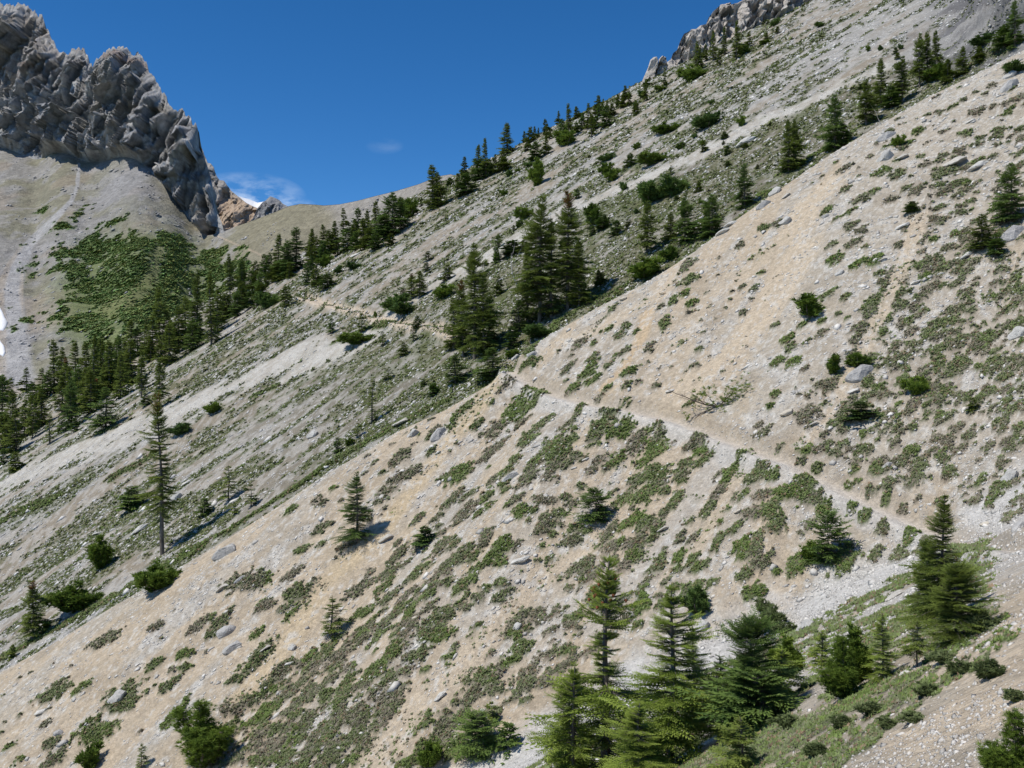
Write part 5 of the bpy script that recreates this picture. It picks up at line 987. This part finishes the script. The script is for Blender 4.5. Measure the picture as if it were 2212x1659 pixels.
ROCKS = [
 ('10', 1815, 550, 150, 2, 'large grey slab boulder with turf along its left side, on the lower scree'), ('10', 1860, 690, 120, 0, 'grey broken block just below the large grey slab boulder'),
 ('10', 955, 1080, 130, 4, 'rounded grey boulder set in a green shrub mat, lower left'), ('9', 1800, 1490, 160, 0, 'long grey boulder lying alone on the pale scree left of centre'),
 ('10', 1790, 205, 100, 3, 'flat pale slab at the left edge of a round shrub mat'), ('10', 1920, 150, 90, 6, 'grey stone half buried in the round shrub mat'),
 ('10', 470, 1370, 80, 2, 'blue-grey stone above the lowest left shrub mats'), ('10', 340, 1200, 90, 5, 'whitish stone under the crescent-shaped shrub mat, lower left'),
 ('10', 2130, 690, 90, 3, 'pale tan slab right of the grey broken block'), ('11', 2110, 1550, 120, 5, 'bright white angular rock on bare tan scree near the centre'),
 ('11', 1040, 1370, 110, 3, 'flat slab by the golden streak right of the lone ragged spruce'), ('11', 2030, 890, 110, 0, 'grey block between mats below the trail'),
 ('11', 1440, 550, 130, 6, 'broad grey outcrop stone near the spur edge above the mats'), ('11', 1255, 540, 90, 4, 'grey stone left of the broad outcrop stone near the spur edge'),
 ('11', 1170, 440, 130, 3, 'long pale slab on the spur edge by the turf strip'), ('11', 455, 550, 80, 4, 'grey boulder among white rubble left of the spur edge'),
 ('12', 1460, 1080, 85, 1, 'white angular stone alone on the pale streak, bottom centre'), ('12', 1275, 450, 60, 7, 'square cream slab left of a big green mat'),
 ('12', 290, 690, 60, 4, 'small upright grey stones on the sandy streak'), ('12', 265, 820, 70, 5, 'narrow cream slab pointing down the sandy streak'),
 ('12', 2085, 530, 90, 4, 'grey stone beside a dark bush, bottom centre'), ('7', 680, 960, 60, 4, 'round grey boulder where the trail rounds the spur'),
 ('7', 805, 930, 80, 2, 'grey slab above the small shrub mound at the trail bend'), ('7', 1540, 490, 60, 7, 'tan slab by a mat on the spur edge above the trail'),
 ('7', 1910, 1225, 60, 5, 'white stone at the root of the fallen pine limb'), ('5', 1095, 1095, 140, 6, 'long grey block lying on the upper bare scree'),
 ('5', 1110, 1250, 110, 4, 'grey rock on the upper scree, below the long grey block'), ('5', 1240, 1250, 100, 3, 'pale grey slab under the bright green cushion, upper right'),
 ('5', 1670, 1275, 170, 3, 'jagged whitish slab among mats, upper right'), ('5', 1840, 1320, 130, 1, 'pale slab right of the jagged whitish slab'),
 ('5', 2080, 690, 150, 6, 'broad grey slab near the upper right corner scree'), ('5', 2110, 600, 90, 4, 'grey slab under the dark shrub near the right edge, high up'),
 ('5', 1780, 965, 60, 5, 'whitish slab between mats high on the right'), ('5', 230, 1530, 90, 4, 'grey boulder on the spur crest beside bright turf'),
 ('5', 310, 1560, 80, 3, 'pale flat stone just right of the crest boulder'), ('8', 120, 60, 110, 6, 'dark-sided flat rock under bright turf on the spur crest'),
 ('8', 625, 145, 60, 2, 'blue-grey boulder beside the pale slide track'), ('8', 310, 185, 90, 4, 'grey slab right of two small mats beside the slide track'),
 ('8', 1240, 225, 95, 5, 'whitish boulder above a long mat on the right slope'), ('8', 1750, 460, 95, 1, 'pale blocky boulder below the dark fir at the right'),
 ('8', 2100, 290, 190, 6, 'big grey boulder right of the dark fir near the right edge'), ('8', 1345, 675, 65, 5, 'white boulder in a mat on the right slope'),
 ('8', 1545, 610, 50, 5, 'small bright white stone on the right slope'), ('8', 1085, 490, 70, 3, 'flat grey stone above an upright mat on the right slope'),
 ('8', 745, 600, 65, 4, 'grey stone among mats right of the slide track'), ('8', 880, 1400, 190, 6, 'large smooth grey slab below the bright green bush, right slope'),
 ('8', 2170, 1080, 120, 4, 'tall pale boulder at the right edge'), ('8', 850, 1540, 80, 5, 'cream stone under the large smooth grey slab'),
 ('15', 325, 370, 105, 7, 'cream flat slab lying on bare tan soil above the trail'), ('15', 800, 760, 50, 3, 'small flat stone above the trail at the right'),
 ('15', 1900, 1260, 70, 7, 'triangular tan block above the trail near the right edge'), ('15', 2170, 1290, 130, 6, 'grey ledge stone where the trail leaves at the right'),
 ('15', 2110, 880, 120, 4, 'pale upright stone near the right edge above the trail'), ('15', 1110, 800, 80, 6, 'grey stone between shrubs above the trail'),
 ('15', 530, 460, 80, 3, 'flat grey slab above the trail left of a green mat'), ('16', 480, 520, 130, 4, 'rounded grey boulder in the gully right of the flowering shrubs'),
 ('16', 1280, 880, 90, 5, 'white flat stone on the near bank'), ('16', 1200, 260, 150, 3, 'flat grey ledge left of the trailside firs'),
 ('14', 900, 1590, 130, 1, 'pale boulder under the bright green spruce at the bottom edge'), ('14', 1080, 1620, 130, 4, 'grey boulder beside the pale boulder at the bottom edge'),
 ('13', 1800, 1160, 65, 7, 'cream slab right of a crescent mat below the trail'), ('13', 1200, 1300, 95, 3, 'flat tan slab below the oval mat in the gravel run'),
 ('13', 1250, 880, 40, 5, 'small white stone at the right of the dark green mat'), ('13', 570, 750, 55, 5, 'small white stone on bare soil below the trail'),
 ('13', 480, 820, 40, 1, 'small pale stone left of the bare soil patch below the trail'), ('14', 520, 450, 55, 5, 'small white stone left of the cone-topped spruce'),
 ('14', 1520, 520, 110, 4, 'grey stone under the round pine bush'), ('4', 2165, 500, 130, 1, 'big pale boulder on the green middle slope'),
 ('6', 1215, 1140, 1, 1, ''), ('4', 1990, 1220, 90, 5, 'white boulder on the spur crest right of the dense fir'), ('4', 2050, 1160, 90, 1, 'pale block on the spur crest, upper of two'),
 ('3', 950, 770, 70, 5, 'pale boulder below the slope-edge firs'), ('3', 1940, 185, 34, 5, 'white boulder at the foot of skyline firs'),
 ('9', 1500, 930, 80, 5, 'white upright boulder right of the tall slender spruce'), ('9', 1880, 1075, 70, 5, 'round white boulder beside a young spruce, left slope'),
 ('9', 1110, 1310, 110, 1, 'whitish block in rubble left of the tall spruce trunk'), ('9', 780, 1340, 60, 5, 'bright stone in the rubble at the left'),
 ('9', 370, 910, 45, 5, 'small pale stone on the bare chute at the left'), ('9', 1420, 1050, 90, 4, 'pale grey block right of the tall spruce crown'),
]
for k, (t_, x, y, wz, q, lab) in enumerate(ROCKS):
    if not lab: continue
    u, v = Zc(t_, x, y); p = cast_on(H, [u], [v+wz*ZK*.12])[0]
    if np.isnan(p[0]): continue
    rr = wz*ZK/FD*p[1]*.5*1.4; o = obj('boulder' if wz > 75 else 'rock', BM[q]); o.location = (p[0], p[1], p[2]+rr*.05)
    o.scale = (rr*1.05, rr*rnd.uniform(.6, .9), rr*rnd.uniform(.75, 1.0)); o.rotation_euler = (rnd.uniform(-.15, .15), -.42+rnd.uniform(-.15, .15), rnd.uniform(-.3, .5))
    tag(o, lab, 'boulder' if wz > 75 else 'rock', 'rocks lying on the slopes')
def limb_tree(seed, n, spread, up, r0, depth=2):
    r = np.random.default_rng(seed); T = []; ends = []
    def grow(p, d, L, rad, lv):
        pts = [p]; q = p; dd = d/np.linalg.norm(d); rs = [rad]
        for k in range(5):
            dd = dd+r.normal(size=3)*.16; dd /= np.linalg.norm(dd); q = q+dd*L/5; pts.append(q); rs.append(rad*(1-.17*(k+1)))
        T.append(tube(pts, rs, 5)); ends.append((q, dd))
        if lv > 0:
            for _ in range(n):
                k = r.integers(1, 5); d2 = dd+r.normal(size=3)*spread; grow(pts[k], d2, L*r.uniform(.35, .65), rs[k]*.55, lv-1)
    grow(np.zeros(3), np.array(up, float), 1.0, r0, depth); return T, ends
def at(t_, x, y): u, v = Zc(t_, x, y); return cast_on(H, [u], [v])[0]
# bleached root tangle and a standing dead stem by the tall group
p = at('7', 690, 700); T = []
for q in range(7):
    a_ = q*.9; T += limb_tree(40+q, 2, .7, (math.cos(a_)*.8, math.sin(a_)*.5, .9), .035, 1)[0]
V, F = join_tubes(T); o = obj('dead_branch_tangle', mesh_np('dead_branch_tangle', V, F, M_dead, smooth=True)); o.location = p; o.scale = (1.7,)*3
tag(o, 'bleached silver tangle of dead branches between the tall spruces', 'deadwood')
p = at('7', 705, 440); T = limb_tree(60, 7, .9, (-.18, 0, 1), .022, 1)[0]; V, F = join_tubes(T)
o = obj('dead_snag', mesh_np('dead_snag', V, F, M_dead, smooth=True)); o.location = p-np.array((0, 0, .2)); o.scale = (4.6,)*3; tag(o, 'thin leaning silver dead snag left of the tall spruce pair', 'dead tree')
for (t_, x, y, sc_, lab) in [('5', 1070, 1000, 1.6, 'bleached fallen branches on the spur crest, upper right'), ('5', 250, 1330, 2.6, 'thin grey dead stem beside the rounded pine on the spur'), ('11', 625, 790, 1.1, 'small bleached dead sapling on the spur edge turf'), ('11', 1225, 280, 1.5, 'small bare dead sapling on the stony slope'), ('5', 1850, 520, 1.2, 'pale dead twigs on the high end of the spur'), ('14', 940, 1180, 1.0, 'dead grey twigs under the bright green spruce')]:
    p = at(t_, x, y)
    if np.isnan(p[0]): continue
    T = limb_tree(int(x), 5, .8, (-.2, .1, .8), .02, 1)[0]; V, F = join_tubes(T); o = obj('dead_branch', mesh_np('dead_branch', V, F, M_dead, smooth=True)); o.location = p; o.scale = (sc_,)*3
    tag(o, lab, 'deadwood')
# the uprooted pine lying above the trail
p = at('13', 1640, 330); rt = bpy.data.objects.new('fallen_pine', None); COL.objects.link(rt); rt.location = p; rt.scale = (1.6, 1.3, .95)
tag(rt, 'fallen half-dead pine with long bare limbs, lying on tan scree above the trail', 'fallen tree')
T, E = [], []
for q, (dx_, dz_, L_) in enumerate([(-1, .30, 2.3), (-.9, .55, 1.5), (.9, .25, 1.9), (1, .05, 1.6), (-.7, -.15, 1.4), (.2, .8, 1.2), (.5, .5, 1.5), (.7, -.1, 1.3), (-.4, .75, 1.2), (-.2, -.2, 1.1)]):
    t1_, e1_ = limb_tree(80+q, 4, .55, (dx_, .1, dz_), .022, 2)
    for v_, f_ in t1_: T.append((v_*L_, f_))
    E += [(a*L_, b, q) for a, b in e1_]
V, F = join_tubes(T); obj('bare_limbs', mesh_np('bare_limbs', V, F, M_branch, smooth=True), rt)
r = np.random.default_rng(5); O, D = [], []
for a, b, q in E:
    if q in (0, 1, 4): continue
    for _ in range(2): O.append(a+r.normal(size=3)*.09); D.append(b+r.normal(size=3)*.7+np.array((0, -.2, .7)))
for _ in range(70): O.append(np.array((.25, -.1, .3))+r.normal(size=3)*np.array((.42, .2, .25))); D.append(r.normal(size=3)*.6+np.array((0, 0, 1.)))
n = len(O); V, F, c = build_sprays('brush', np.array(O), np.array(D), r.normal(size=(n, 3)), r.uniform(.14, .26, n), r.uniform(.3, .8, n), np.zeros(n))
obj('needle_tufts', mesh_np('needle_tufts', V, F, M_pine, c), rt)

# red cones near the tip of the tall bottom-centre spruce
for o in list(COL.objects):
    if o.get('label', '').startswith('tall thin-topped spruce'):
        r = np.random.default_rng(2)
        for _ in range(20):
            T = []
            z = .80+.17*r.random(); a_ = r.random()*6.28; rr = (1-z)*.42*r.uniform(.35, 1.0)+.008; p0 = np.array((math.cos(a_)*rr, math.sin(a_)*rr, z))
            V, F = tube([p0, p0-np.array((0, 0, .004)), p0-np.array((0, 0, .015))], [.003, .0065, .002], 5); obj('cone', mesh_np('cone', V, F, M_cone, smooth=True), o)
